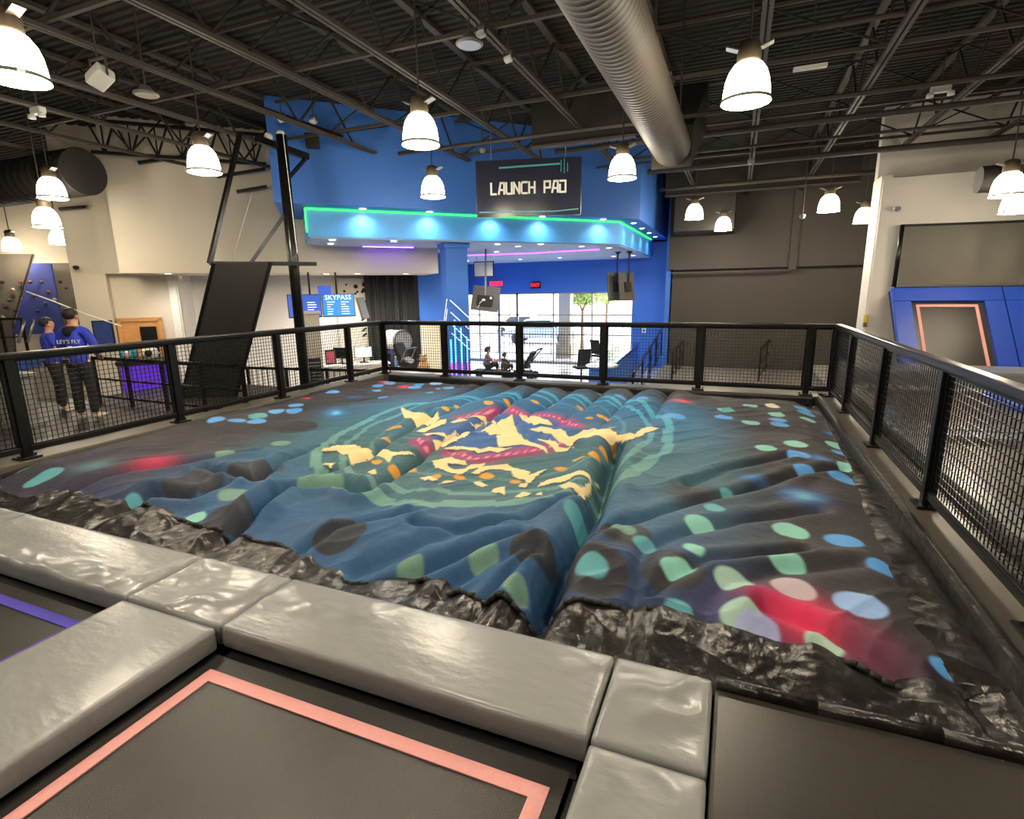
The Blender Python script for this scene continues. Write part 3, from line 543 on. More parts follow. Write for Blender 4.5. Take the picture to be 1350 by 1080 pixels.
def trampoline(x0, x1, y0, y1, z, tx0, tx1, ty, m, label):
    t = thing('trampoline', ((x0+x1)/2, (y0+y1)/2, z-.35), label, 'trampoline', 'court trampolines')
    n = 40; V = []
    u, v = np.meshgrid(np.linspace(0, 1, n), np.linspace(0, 1, n), indexing='ij')
    xx = x0+.07+(x1-x0-.14)*u; yy = y0+.05+(y1-.07-y0-.05)*v
    zz = z-.018*np.sin(np.pi*u)*np.sin(np.pi*np.clip(v, 0, 1))
    grid_mesh('bed', np.stack([xx, yy, zz], -1).reshape(-1, 3), n, n, M_bed, t)
    w = .062
    def strip(xa, xb, ya, yb): MB().box(((xa+xb)/2, (ya+yb)/2, z+.002), (xb-xa, yb-ya, .006)).build('marking_tape', m, t)
    strip(tx0, tx1, ty-w, ty); strip(tx0, tx0+w, y0+.1, ty-w); strip(tx1-w, tx1, y0+.1, ty-w)
    e = MB().box(((x0+x1)/2, y1-.06, z-.03), (x1-x0-.1, .03, .02)).box(((x0+x1)/2, y1-.02, z-.05), (x1-x0, .04, .05)).box((x0+.03, (y0+y1)/2, z-.05), (.06, y1-y0, .05)).box((x1-.03, (y0+y1)/2, z-.05), (.06, y1-y0, .05))
    e.build('frame', M_rubber, t)
    return t
trampoline(-2.32, -.38, -1.2, 1.67, -.125, -2.205, -.50, 1.51, M_pink, 'black trampoline with a pink tape rectangle, nearest the camera')
trampoline(-6.0, -3.0, -1.2, 1.67, -.125, -5.9, -3.17, 1.52, M_violet, 'black trampoline with violet tape, beyond the wide grey pad')
structure('floor_front', MB().box((-3.2, .4, -.55), (6.6, 3.4, .1)), M_blackmatte)
# black mat at the right
mt = thing('floor_mat', (.64, .6, -.06), 'wide black woven mat filling corner between small pad and right fence', 'mat')
M_mat = bpy.data.materials.new('black_woven_mat'); M_mat.use_nodes = True
nt = M_mat.node_tree; b_ = nt.nodes['Principled BSDF']; tcn = nt.nodes.new('ShaderNodeTexCoord')
br = nt.nodes.new('ShaderNodeTexBrick'); br.inputs['Scale'].default_value = 4.0; br.inputs['Color1'].default_value = (*lin((54, 50, 45)), 1); br.inputs['Color2'].default_value = (*lin((52, 48, 43)), 1); br.inputs['Mortar'].default_value = (*lin((60, 55, 50)), 1) if False else (*lin((48, 44, 40)), 1); br.inputs['Mortar Size'].default_value = .012
nt.links.new(tcn.outputs['Object'], br.inputs['Vector']); nt.links.new(br.outputs['Color'], b_.inputs['Base Color']); b_.inputs['Roughness'].default_value = .36
MB().box((.64, .58, -.03), (1.23, 3.04, .06), bev=.015).build('mat_panel', M_mat, mt)
MB().tube([(.03, 2.115, .012), (.4, 2.11, .008), (.8, 2.12, .012), (1.24, 2.115, .01)], .03, 10).build('rolled_edge', M_skirt, mt, smooth=True)


# ================================================================== platform fences
def fence(label, start, end, posts, H=1.07, skip=()):
    """posts: distances of the posts from start"""
    S, E = Vector(start), Vector(end); d = (E-S).normalized(); L = (E-S).length
    t = thing('mesh_fence', S, label, 'fence', 'black mesh fences round the airbag')
    at = lambda k, z: S+d*k+Vector((0, 0, z))
    ang = math.atan2(d.y, d.x)
    for k in posts:
        if k in skip: continue
        p = MB().box(at(k, H/2), (.085, .085, H), rot=ang, bev=.008).build('post', M_black, t)
        MB().box(at(k, .012), (.19, .17, .02), rot=ang, bev=.004).cyl(at(k, 0)+d*.075, at(k, .04)+d*.075, .012, n=6).cyl(at(k, 0)-d*.075, at(k, .04)-d*.075, .012, n=6).build('base_plate', M_black, p)
    MB().box(at(L/2, H-.01), (L+.09, .10, .07), rot=ang, bev=.018).build('top_rail', M_black, t)
    MB().box(at(L/2, .10), (L, .05, .06), rot=ang, bev=.006).build('bottom_rail', M_black, t)
    prs = list(zip(posts[:-1], posts[1:]))
    for a, b in prs:
        w = MB(); a0, b0 = a+.05, b-.05; z0, z1 = .13, H-.05
        n = int(round((b0-a0)/.052)); 
        for i in range(1, n): w.bar(at(a0+(b0-a0)*i/n, z0), at(a0+(b0-a0)*i/n, z1), .006, .006, up=d)
        n = int(round((z1-z0)/.052))
        for i in range(1, n): w.bar(at(a0, z0+(z1-z0)*i/n), at(b0, z0+(z1-z0)*i/n), .006, .006)
        tag(w.build('wire_mesh', M_black, t), kind='stuff')
        MB().bar(at(a0, z1), at(b0, z1), .03, .03).bar(at(a0, z0), at(b0, z0), .03, .03).bar(at(a0+.01, z0), at(a0+.01, z1), .03, .03, up=d).bar(at(b0-.01, z0), at(b0-.01, z1), .03, .03, up=d).build('panel_frame', M_black, t)
    return t
XL, XR, YF = -6.723, 1.426, 9.287
fence('black mesh fence along the airbag, left, towards the two staff', (XL, 1.5, 0), (XL, YF, 0), [0, 1.515, 3.212, 4.974, 6.689, YF-1.5], skip=(YF-1.5,))
fence('black mesh fence across the far side of airbag, before the lobby', (XL, YF, 0), (XR, YF, 0), [0, 1.444, 3.039, 4.626, 6.22, 7.798, XR-XL])
fence('black mesh fence beside the right court and blue wall trampolines', (XR, YF, 0), (XR, 1.2, 0), [0, 1.196, 2.891, 4.606, 6.3, 8.05], skip=(0,))

# ================================================================== roof joists, bridging, pipes
def joist(x, y0, y1, label):
    t = thing('roof_joist', (x, y0, 4.6), label, 'joist', 'roof joists')
    MB().box((x-.035, (y0+y1)/2, 4.6), (.045, y1-y0, .05)).box((x+.035, (y0+y1)/2, 4.6), (.045, y1-y0, .05)).build('bottom_chord', M_joist, t)
    MB().box((x, (y0+y1)/2, ROOF-.06), (.11, y1-y0, .06)).build('top_chord', M_joist, t)
    w = MB(); y = y0+.2; k = 0
    while y < y1-.8:
        w.bar((x, y, 4.62), (x, y+.75, ROOF-.08), .03, .03) if k % 2 == 0 else w.bar((x, y, ROOF-.08), (x, y+.75, 4.62), .03, .03)
        y += .75; k += 1
    w.build('web', M_web, t)
    return t
for k in range(-6, 9):
    x = -5.93+1.506*k
    y1 = 21.8
    if -9.0 < x < -2.6: y1 = x+17.85
    elif x <= -9.0: y1 = x+21.45
    if 2.7 < x: y1 = 15.0
    dk = k-3; od = ['first', 'second', 'third', 'fourth', 'fifth', 'sixth', 'seventh', 'eighth', 'ninth', 'tenth']
    joist(x, -5.5, y1, 'black open-web roof joist directly above the spiral duct' if dk == 0 else 'black open-web roof joist, %s one %s of the spiral duct' % (od[abs(dk)-1], 'left' if dk < 0 else 'right'))
bys = [2.2, 4.3, 6.48, 9.0, 11.6, 14.2]
for ib, y in enumerate(bys):
    b = thing('bridging_bar', (0, y, 4.6), 'thin black bridging bar crossing the roof joists, %s from the camera' % ('first', 'second', 'third', 'fourth', 'fifth', 'sixth')[ib], 'roof bar', 'bridging bars')
    x1 = 11; x0 = -14
    if y >= 9: x0 = y-17.7
    elif y > 6: x0 = -11.8
    MB().box(((x0+x1)/2, y, 4.66), (x1-x0, .05, .05)).build('lower_bar', M_joist, b)
    MB().box(((x0+x1)/2, y, ROOF-.14), (x1-x0, .04, .04)).build('upper_bar', M_joist, b)
    w = MB()
    for k in range(-5, 10):
        x = -5.93+1.506*k
        if x > x0 and x+1.5 < x1: w.bar((x, y, 4.66), (x+1.506, y, ROOF-.14), .025, .025).bar((x+1.506, y, 4.66), (x, y, ROOF-.14), .025, .025)
    w.build('brace', M_web, b)
for (y, z, r, x0, x1, lab) in [(10.05, 4.42, .035, -6.6, 11.5, 'thick dark sprinkler pipe passing above the hanging sign'), (11.15, 4.38, .05, -3.6, 11.5, 'dark pipe crossing the roof beyond the spiral duct'),
                               (12.6, 4.42, .03, -2.4, 11, 'thin dark conduit crossing the roof before charcoal wall'), (14.0, 4.40, .06, -2.2, 11, 'dark pipe at head of the white end wall'), (16.2, 4.35, .05, -2.2, 3, 'dark pipe nearest to the charcoal back wall'), (8.6, 4.85, .03, 0, 11, 'thin dark conduit high above the right fence')]:
    p = tag(MB().cyl((x0, y, z), (x1, y, z), r, n=10).build('roof_pipe', M_joist, smooth=True), lab, 'pipe')
for y0, x0, x1 in ((10.6, -3.9, -1.9), (17.5, -2.2, 2.8)):
    g = thing('roof_girder', (x0, y0, 4.3), 'dark steel girder across the roof ' + ('behind the hanging sign' if y0 < 12 else 'before charcoal back wall'), 'girder')
    MB().box(((x0+x1)/2, y0, 4.36), (x1-x0, .16, .04)).build('lower_flange', M_joist, g)
    MB().box(((x0+x1)/2, y0, 5.3), (x1-x0, .16, .04)).build('upper_flange', M_joist, g)
    MB().box(((x0+x1)/2, y0, 4.83), (x1-x0, .03, .9)).build('girder_web', M_deck, g)
# truss seen against the white wall at the left
t = thing('wall_truss', (-12, 8, 4.5), 'black triangulated steel truss in front of white wall, upper left', 'truss')
pa, pb = at_d(118, 187, 20.6), at_d(350, 205, 20.6); pa.z, pb.z = 4.62, 4.62
L = (pb-pa).length; d = (pb-pa).normalized()
MB().bar(pa, pb, .07, .07).build('bottom_chord', M_black, t)
MB().bar(pa+Vector((0, 0, .62)), pb+Vector((0, 0, .62)), .07, .07).build('top_chord', M_black, t)
w = MB(); n = 7
for k in range(n):
    a = pa+d*(L*k/n); b = pa+d*(L*(k+.5)/n); c = pa+d*(L*(k+1)/n); z = Vector((0, 0, .62))
    w.bar(a+z, b, .04, .04).bar(b, c+z, .04, .04).bar(b, b+z, .03, .03)
w.build('web', M_black, t)
for (q0, q1, lab) in [((286, 233), (350, 223), 'upper short black steel arm sticking out from white wall'), ((312, 253), (352, 246), 'lower short black steel arm sticking out from white wall'), ((182, 215), (246, 206), 'black steel arm on white wall below the triangulated truss'), ((78, 276), (114, 273), 'black steel arm near the left corner of cream wall')]:
    a, b = at_d(*q0, 21.2 if q0[0] > 100 else 22.5), at_d(*q1, 21.2 if q0[0] > 100 else 22.5)
    tag(MB().bar(a, b, .09, .07).build('steel_arm', M_black), lab, 'steel arm')

# ================================================================== ducts
def spiral(name, p0, p1, r, m, label, pitch=.095, amp=.0038, cap=None):
    p0, p1 = Vector(p0), Vector(p1); L = (p1-p0).length; t = thing(name, p0, label, 'duct')
    n = int(L/pitch); prof = []
    for k in range(n): prof += [(r, k*pitch), (r, k*pitch+pitch*.70), (r+amp, k*pitch+pitch*.80), (r+amp, k*pitch+pitch*.92)]
    prof += [(r, n*pitch)]
    MB().lathe(p0, prof, 36, axis=(p1-p0).normalized()).build('duct_tube', m, t, smooth=True)
    d = (p1-p0).normalized()
    MB().cyl(p0+d*.001, p0+d*.02, r*.99, n=36).build('end_cap', cap or m, t)
    MB().cyl(p1-d*.02, p1-d*.001, r*.99, n=36).build('end_cap', cap or m, t)
    return t
du = spiral('spiral_duct', (-1.22, -4, 4.02), (-1.22, 10.3, 4.02), .31, M_duct, 'big round grey spiral duct running overhead towards charcoal wall')
hg = MB()
for y in (1, 3.5, 6, 8.5):
    for x in (-1.52, -.92): MB().bar((x, y, 4.02), (x, y, 5.5), .03, .004).build('hanger_strap', M_web, du)

MB().add([Vector((-1.22, 10.3, 4.02))+Vector((x*.33, 0, z*.33)) for x, z in ((-1, -1), (1, -1), (1, 1), (-1, 1))]+[Vector((-1.22, 11.05, 4.85))+Vector((x*.5, 0, z*.38)) for x, z in ((-1, -1), (1, -1), (1, 1), (-1, 1))], [(0, 1, 5, 4), (1, 2, 6, 5), (2, 3, 7, 6), (3, 0, 4, 7), (0, 3, 2, 1), (4, 5, 6, 7)]).build('duct_transition', M_ductdark, du)
tag(MB().box((-1.1, 18.8, 3.95), (1.75, 1.7, 1.15), bev=.03).build('plenum_duct', M_ductdark), 'big dark rectangular duct box high before charcoal wall', 'duct')
ld = spiral('side_duct', (-19, 7.37, 4.1), (-12.25, 7.37, 4.1), .44, M_ductdark, 'thick dark round duct at far left with a grille', .25, .008)
gr = MB()
for k in range(7): gr.box((-12.95+k*.08, 6.92, 4.1), (.035, .05, .42))
gr.build('grille', M_black, ld)
spiral('side_duct', (3.95, 13.0, 3.52), (11, 13.0, 3.52), .23, M_ductdark, 'dark round duct with pale end before the white end wall', .2, .006, cap=M_greyplastic)

# ================================================================== pendant lamps
M_housing = mat('lamp_housing_brown', (92, 80, 62), .5, .3)
def make_lamp(loc, label, ceil):
    x, y, z = loc
    t = thing('pendant_lamp', (x, y, z), label, 'lamp', 'bell shaped pendant lamps')
    r = .225
    prof = [(r*1.04, 0), (r, .03), (r*.98, .11), (r*.92, .20), (r*.80, .28), (r*.60, .345), (r*.42, .37), (r*.38, .375)]
    inn = [(q*.94, h) for q, h in prof]
    MB().lathe((x, y, z), prof+inn[::-1], 28).build('lamp_bowl', M_bowl, t, smooth=True)
    MB().lathe((x, y, z), [(r*.42, .365), (r*.50, .38), (r*.48, .50), (r*.40, .55), (r*.15, .57), (.0, .57)], 20).build('ballast_housing', M_housing, t, smooth=True)
    for s in (-1, 1): MB().box((x+s*.15, y, z+.50), (.14, .10, .012), tilt=Matrix.Rotation(-s*.35, 4, 'Y')).build('bracket_wing', M_steel, t)
    MB().cyl((x, y, z+.40), (x, y, ceil), .012, n=6).build('stem', M_joist, t)
    MB().cyl((x, y, z+.035), (x, y, z+.005), r*1.06, r*1.06, n=28, caps=False).build('rim', M_steel, t)
    return t
ZL = 3.45
LAMPS = [((-5.83, 3.10, ZL), 'big glowing bell pendant lamp cut off by the picture edge, nearest'), (tuple(at_z(270, 228, ZL)), 'glowing pendant lamp before the white wall, left of tower post'),
         (tuple(at_z(555, 192, ZL)), 'glowing pendant lamp high before the blue bulkhead, larger of the pair'), (tuple(at_z(571, 260, ZL-.02)), 'smaller glowing pendant lamp lower before the blue bulkhead'),
         (tuple(at_z(820, 236, ZL)), 'glowing pendant lamp between the hanging sign and the spiral duct end'), (tuple(at_z(983, 136, ZL)), 'large glowing pendant lamp right of spiral duct'),
         (tuple(at_z(915, 289, ZL)), 'glowing pendant lamp at left of charcoal wall, higher of two'), (tuple(at_z(953, 304, 3.3)), 'smallest glowing pendant lamp on charcoal wall, lower of two'),
         (tuple(at_z(1092, 279, 3.35)), 'glowing pendant lamp before right part of charcoal wall'), (tuple(at_z(1138, 294, 3.25)), 'glowing pendant lamp at the white corner column'),
         (tuple(at_y(1327, 259, 11.7)), 'glowing pendant lamp just under the dark side duct'), (tuple(at_y(1338, 281, 12.6)), 'glowing pendant lamp low at picture edge before white wall'),
         (tuple(at_z(70, 262, ZL)), 'glowing pendant lamp beneath the thick dark duct, upper left'), (tuple(at_z(63, 300, 3.0)), 'glowing wide pendant lamp below another, left of cream wall'),
         (tuple(at_z(17, 331, 2.95)), 'upper glowing pendant lamp of the distant stacked pair at far left'), (tuple(at_z(20, 344, 2.9)), 'lower glowing pendant lamp of the distant stacked pair at far left'),
         (tuple(at_z(70, 341, 2.9)), 'distant glowing pendant lamp above blue climbing panel'), (tuple(at_z(79, 322, 3.1)), 'distant glowing pendant lamp half hidden by the cream wall')]
lp = None
for i, (loc, lab) in enumerate(LAMPS):
    if lp is None: lp = make_lamp(loc, lab, ROOF); o = lp; z0 = loc[2]
    else:
        o = copy_tree(lp, loc, lab)
        for ch in o.children:
            if ch.name.startswith('stem'): ch.scale.z = (ROOF-loc[2])/(ROOF-z0)
    la = bpy.data.lights.new('lamp_light', 'POINT'); la.energy = LAMP_W*(.3 if loc[2] < 3.2 else .6 if loc[0] < -11 else 1); la.color = (1, .90, .74); la.shadow_soft_size = .16
    lo = bpy.data.objects.new('lamp_light', la); COL.objects.link(lo); lo.location = (loc[0], loc[1], loc[2]-.06)
# lamps the room has behind and beside the camera, on the same grid, seen only as reflections
for x, y, lab in ((-2.4, 2.6, 'front edge of the airbag'), (-2.4, -1.2, 'near end of pink-taped trampoline'), (1.8, 1.8, 'black floor mat corner'), (-6.3, -1.2, 'near end of violet-taped trampoline'), (4.5, 5.5, 'middle of the right court'), (4.5, 1.0, 'near end of the right court'), (-10.5, 1.5, 'near end of dark left deck')):
    o = copy_tree(lp, (x, y, ZL+.35), 'glowing pendant lamp out of frame above the '+lab)
    la = bpy.data.lights.new('lamp_light', 'POINT'); la.energy = LAMP_W; la.color = (1, .90, .74); la.shadow_soft_size = .16
    lo = bpy.data.objects.new('lamp_light', la); COL.objects.link(lo); lo.location = (x, y, ZL+.29)

# ================================================================== small ceiling gear
def speaker(px, py, z, lab):
    p = at_z(px, py, z); t = thing('ceiling_speaker', p, lab, 'speaker', 'round ceiling speakers')
    MB().lathe(p, [(0, 0), (.14, 0), (.155, .012), (.15, .03), (.10, .05), (.05, .12), (0, .12)], 24).build('speaker_body', M_greyplastic, t, smooth=True)
    MB().lathe(p, [(0, -.004), (.13, -.004), (.13, .0)], 24).build('speaker_grille', M_steel, t)
    MB().cyl(p+Vector((0, 0, .1)), (p.x, p.y, ROOF), .012, n=6).build('stem', M_joist, t)
speaker(619, 60, 4.3, 'round grey ceiling speaker above the hanging sign'); speaker(193, 126, 4.25, 'round grey ceiling speaker at upper left near white flood light')
def flood(p, aim, lab, s=.16, m=None):
    t = thing('flood_light', p, lab, 'flood light'); a = Vector(aim).normalized()
    rot = Vector((0, 0, -1)).rotation_difference(a).to_matrix().to_4x4()
    MB().box(p, (s*1.3, s, s*.7), bev=.02, tilt=rot).build('lamp_head', m or M_whiteplastic, t)
    MB().bar(p+Vector((-s*.7, 0, 0)), p+Vector((-s*.7, 0, s)), .02, .03).bar(p+Vector((s*.7, 0, 0)), p+Vector((s*.7, 0, s)), .02, .03).bar(p+Vector((-s*.7, 0, s)), p+Vector((s*.7, 0, s)), .03, .02).cyl(p+Vector((0, 0, s)), (p.x, p.y, ROOF), .01, n=6).build('bracket', M_joist, t)
flood(at_z(132, 102, 4.2), (.4, -.3, -.8), 'tilted white flood light near round grey speaker, upper left', .2)
for i, (px, py) in enumerate([(634, 45), (670, 78)]): flood(at_z(px, py, 4.45), (.2, -.2, -.9), ('small white spot head ' + ('beside the round ceiling speaker' if i == 0 else 'on roof joist right of the round speaker')), .08)
for i, (px, py) in enumerate([(371, 157), (413, 160)]): flood(at_d(px, py, 16.6), (.1, -.5, -.6), 'small white spot head on pipe ' + ('above tower post' if i == 0 else 'before the blue bulkhead'), .10)
t = thing('camera_box', at_d(412, 186, 17.2), 'dark square speaker box hung before the blue bulkhead', 'speaker box'); p = at_d(412, 186, 17.2)
MB().box(p, (.26, .22, .26), rot=.6, bev=.02).build('cabinet', M_blackmatte, t); MB().cyl(p+Vector((0, 0, .12)), (p.x, p.y, 4.8), .015, n=6).build('stem', M_joist, t)
tag(MB().bar(at_d(340, 140, 17.4), at_d(452, 180, 16.2), .05, .05).build('roof_pipe', M_black), 'black pipe slanting across the blue bulkhead near tower', 'pipe')
tag(MB().bar(at_d(446, 175, 17.3), at_d(530, 163, 17.6), .04, .04).build('roof_pipe', M_black), 'short black pipe rising beside pendant lamp on blue bulkhead', 'pipe')
def emergency(p, lab, w=.3, m=None):
    t = thing('emergency_light', p, lab, 'emergency light')
    MB().box(p, (w, .10, .09), bev=.02).build('battery_case', m or M_whiteplastic, t)
    for s in (-1, 1): MB().lathe(p+Vector((s*w*.5, -.03, -.05)), [(0, -.05), (.05, -.05), (.045, 0), (0, .02)], 14).build('lamp_head', m or M_whiteplastic, t, smooth=True)
    MB().cyl(p+Vector((0, 0, .04)), (p.x, p.y, ROOF), .01, n=6).build('stem', M_joist, t)
emergency(at_z(1240, 118, 4.5), 'white twin-head emergency light on dark roof at upper right', .26)
emergency(at_z(50, 146, 4.3), 'cream emergency light on the roof below large left lamp', .24)
t = thing('strip_light', at_z(1068, 89, 4.6), 'unlit white strip light under the roof right of the large lamp', 'strip light'); p = at_z(1068, 89, 4.6)
MB().box(p, (.42, .09, .05), bev=.012).build('diffuser', M_whiteplastic, t); MB().cyl(p, (p.x, p.y, ROOF), .01, n=6).build('stem', M_joist, t)
for (px, py, y, lab) in [(636, 198, 11.0, 'small dome camera on a rod left of hanging sign'), (990, 212, 12.6, 'tiny sprinkler rod with white head right of spiral duct'), (1058, 285, 15.0, 'small red-tipped dome camera on rod before charcoal wall')]:
    p = at_y(px, py, y); t = thing('ceiling_sensor', p, lab, 'sensor')
    MB().lathe(p, [(0, -.07), (.05, -.05), (.07, 0), (.06, .04), (0, .05)], 14).build('dome', M_greyplastic, t, smooth=True); MB().cyl(p+Vector((0, 0, .03)), (p.x, p.y, 5.4), .014, n=6).build('stem', M_joist, t)

# ================================================================== hanging sign
M_sign = mat('glossy_black_sign', (38, 40, 54), .16, spec=.6, noise=(1.5, .3)); M_signline = mat('teal_print', (70, 160, 170), .4); M_letter = mat('pale_print', (226, 226, 216), .5)
q = [at_y(627, 213, 10.2), at_y(767, 206, 10.75), at_y(766, 279, 10.75), at_y(629, 291, 10.2)]
ctr = (q[0]+q[1]+q[2]+q[3])/4; ex = (q[1]+q[2]-q[0]-q[3]); ex.z = 0; exn = ex.normalized(); w_ = ex.length/2; en = Vector((exn.y, -exn.x, 0)); ez = (q[0]-q[3]).normalized()
ez = Vector((0, 0, 1)); hh = ((q[0]-q[3]).length+(q[1]-q[2]).length)/2
sg = thing('hanging_sign', ctr-Vector((0, 0, hh/2)), 'black hanging sign reading LAUNCH PAD below the spiral duct', 'sign')
ang = math.atan2(exn.y, exn.x)
MB().box(ctr, (w_, .05, hh), rot=ang, bev=.008).build('sign_panel', M_sign, sg)
pt = lambda u, v, o=.03: ctr+exn*(u*w_/2)+ez*(v*hh/2)+en*o
# letters as strokes on a 4 x 6 grid
GL = {'L': [[(0, 6), (0, 0), (3.6, 0)]], 'A': [[(0, 0), (1.4, 6), (4, 6), (4, 0)], [(1, 2.2), (4, 2.2)]], 'U': [[(0, 6), (0, .8), (.8, 0), (4, 0), (4, 6)]], 'N': [[(0, 0), (0, 6), (4, 0), (4, 6)]],
      'C': [[(4, 6), (.8, 6), (0, 5), (0, 1), (.8, 0), (4, 0)]], 'H': [[(0, 0), (0, 6)], [(4, 0), (4, 6)], [(0, 3), (4, 3)]], 'P': [[(0, 0), (0, 6), (4, 6), (4, 2.6), (1, 2.6)]], 'D': [[(0, 0), (4, 0), (4, 6), (0, 6)], [(0, 0), (0, 4)]]}
word = 'LAUNCH PAD'; unit = 1.46/ (len(word)*5.4); x0 = -.73
for i, ch in enumerate(word):
    if ch == ' ': continue
    lt = MB()
    for st in GL[ch]:
        P = [ctr+exn*(x0+(i*5.55+a)*unit)+ez*((b-3)*unit*1.25+.0)+en*.03 for a, b in st]
        for a, b in zip(P[:-1], P[1:]):
            dd = (b-a).normalized()*unit*.45; lt.bar(a-dd, b+dd, unit*1.35, .012, up=en)
    lt.build('letter', M_letter, sg)
MB().bar(pt(-.55, .72), pt(.6, .78), .03, .008, up=en).bar(pt(.62, .5), pt(.62, .9), .012, .008, up=en).bar(pt(.68, .45), pt(.68, .95), .012, .008, up=en).bar(pt(-.95, -.82), pt(.5, -.86), .02, .008, up=en).bar(pt(.5, -.86), pt(.95, -.8), .02, .008, up=en).bar(pt(.74, .5), pt(.74, .8), .012, .008, up=en).build('line_print', M_signline, sg)
MB().cyl(pt(-.7, 1, 0), pt(-.7, 1, 0)+Vector((0, 0, .5)), .01, n=6).cyl(pt(.7, 1, 0), pt(.7, 1, 0)+Vector((0, 0, .5)), .01, n=6).build('hanging_cable', M_steel, sg)


# ================================================================== lobby lights
def strip_led(name, pts, r, rgb, st, label):
    return tag(MB().tube(pts, r, 6).build(name, mat('glow_%d_%d_%d' % rgb, rgb, .4, emit=(rgb, st))), label, 'strip light')
g0, g1, g2 = FLT, FRT, Vector((-3.13, 21.3, 0))
up = lambda p, z: Vector((p.x, p.y, z))
o_ = DN*.02
strip_led('led_strip', [up(g0, 2.98)+o_-DE*.02, up(g0, 3.475)+o_-DE*.02, up(g1, 3.475)+o_, up(g2, 3.475)+Vector((.02, 0, 0))], .016, (40, 235, 70), 5, 'thin green light strip along the top of the blue fascia')
strip_led('led_strip', [at_z(612, 337, 2.84), at_z(700, 334, 2.84), at_z(790, 329, 2.84)], .02, (170, 70, 255), 6, 'thin violet light strip under the soffit before storefront')
strip_led('led_strip', [up(at_d(478, 322, 20.9), 2.83), up(at_d(545, 324, 20.9), 2.83)], .010, (120, 60, 255), 30, 'violet light strip above white bulkhead left of column')
dl = None
def downlight(p, label, power=0, col=(1, .95, .88), spot=True):
    global dl
    if dl is None:
        dl = thing('downlight', p, label, 'downlight', 'recessed downlights of the lobby')
        MB().lathe(p, [(.07, -.004), (.095, -.012), (.10, 0), (.07, .0)], 20).build('trim_ring', M_whiteplastic, dl, smooth=True)
        MB().lathe(p, [(0, -.006), (.07, -.006), (.07, 0)], 20).build('lens', M_bulb, dl)
        o = dl
    else: o = copy_tree(dl, p, label)
    if power:
        la = bpy.data.lights.new('downlight_beam', 'SPOT'); la.energy = power; la.color = col; la.spot_size = math.radians(150); la.spot_blend = 1.0; la.shadow_soft_size = .06
        lo = bpy.data.objects.new('downlight_beam', la); COL.objects.link(lo); lo.location = p-Vector((0, 0, .02))
zt, zl = 3.492, 2.852
for i, (px, py) in enumerate([(382, 281), (385, 290)]): downlight(at_z(px, py, zt), 'downlight at the left end of blue bulkhead, ' + ('farther' if i else 'nearer') + ' of two beside the tower post')
for px, py, w in [(478, 272.5, 'above the fascia, first from its left end'), (566, 276.5, 'above the fascia over the blue column'), (795, 287, 'above the fascia just right of the hanging sign')]:
    p = at_d(px, py, 18.3); p.z = zt; downlight(p, 'downlight '+w, 75, (.80, .92, 1))
for px, w in ((650, 'left'), (715, 'right')):
    p = at_d(px, 281, 18.3); p.z = zt; downlight(p, 'downlight over fascia behind the hanging sign, '+w+' of two', 75, (.80, .92, 1))
for i, (px, py) in enumerate([(837, 294), (850, 301), (860, 307), (869, 312)]):
    p = at_z(px, py, zt); p.x = -2.86; downlight(p, 'downlight number %s of four running back along the right fascia end' % ('one', 'two', 'three', 'four')[i], 30, (.85, .94, 1))
for i, (px, py) in enumerate([(438, 316.5), (436, 321.5), (433, 325.5)]): downlight(at_z(px, py, zl), 'soffit downlight, %s of the three clustered at the left end' % ('first', 'second', 'third')[i], 18)
for px, py, w in [(519, 318, 'left of the blue column'), (612, 325, 'just right of the blue column'), (656, 322, 'right of the column, front row'), (655, 332, 'right of the column, back row'), (683, 325, 'below left corner of the hanging sign'), (713, 322, 'below middle of the hanging sign'), (767, 325, 'right of the hanging sign, front row'), (803, 327, 'left of the television poles'), (809, 338, 'behind the television poles'), (835, 337, 'at the right fascia corner'), (714, 333, 'middle of back row by violet strip')]:
    downlight(at_z(px, py, zl), 'soffit downlight '+w, 150)
for px, py in [(616, 344), (686, 342), (738, 340)]:
    p = at_z(px, py, zl); p.y = min(p.y, 21.4); downlight(p, 'soffit downlight washing the blue wall over windows, at its ' + {616: 'left', 686: 'middle', 738: 'right'}[px], 170, (.9, .95, 1))
for px, py, w in [(471, 362, 'left'), (535, 362, 'right')]: downlight(at_d(px, py, 22.3) if False else Vector((*(at_d(px, py, 22.2)).xy, 2.175)), 'downlight under the white bulkhead, %s of two' % w, 420)
downlight(Vector((*(at_d(222, 362, 22.2)).xy, 2.175)), 'downlight under white bulkhead, left of the leaning board', 120)
downlight(Vector((*(at_d(430, 362, 22.4)).xy, 2.175)), 'added fill downlight under white bulkhead, between tower post and menu screens', 420)  # extra downlight added to brighten the front desk and the wall behind it

# ================================================================== column strips
fc = Vector((cc.x-.06, cc.y, 0)); fr = fc+DN*.285      # front face centre line
M_cy = mat('strip_cyan', (90, 230, 240), .4, emit=((110, 235, 250), 3.)); M_mg = mat('strip_magenta', (255, 90, 200), .4, emit=((250, 80, 200), 3.)); M_wh = mat('strip_white', (235, 235, 250), .4, emit=((235, 235, 255), 1.2))
cs = thing('column_lights', up(fr, LF), 'coloured light strips fixed on front of the blue column', 'light strips')
for u, z1 in ((-.24, .45), (-.12, .95), (.04, .75), (.20, .50)):
    p = fr+DE*u
    MB().bar(up(p, LF+.5), up(p, -.15), .03, .012, up=DN).build('magenta_strip', M_mg, cs); MB().bar(up(p, -.15), up(p, z1), .03, .012, up=DN).build('cyan_strip', M_cy, cs)
for z in (1.45, 1.15, .85, .62):
    MB().bar(up(fr-DE*.22, z), up(fr+DE*.26, z-.45), .018, .01, up=DN).build('white_strip', M_wh, cs)
fl = fc-DE*.285
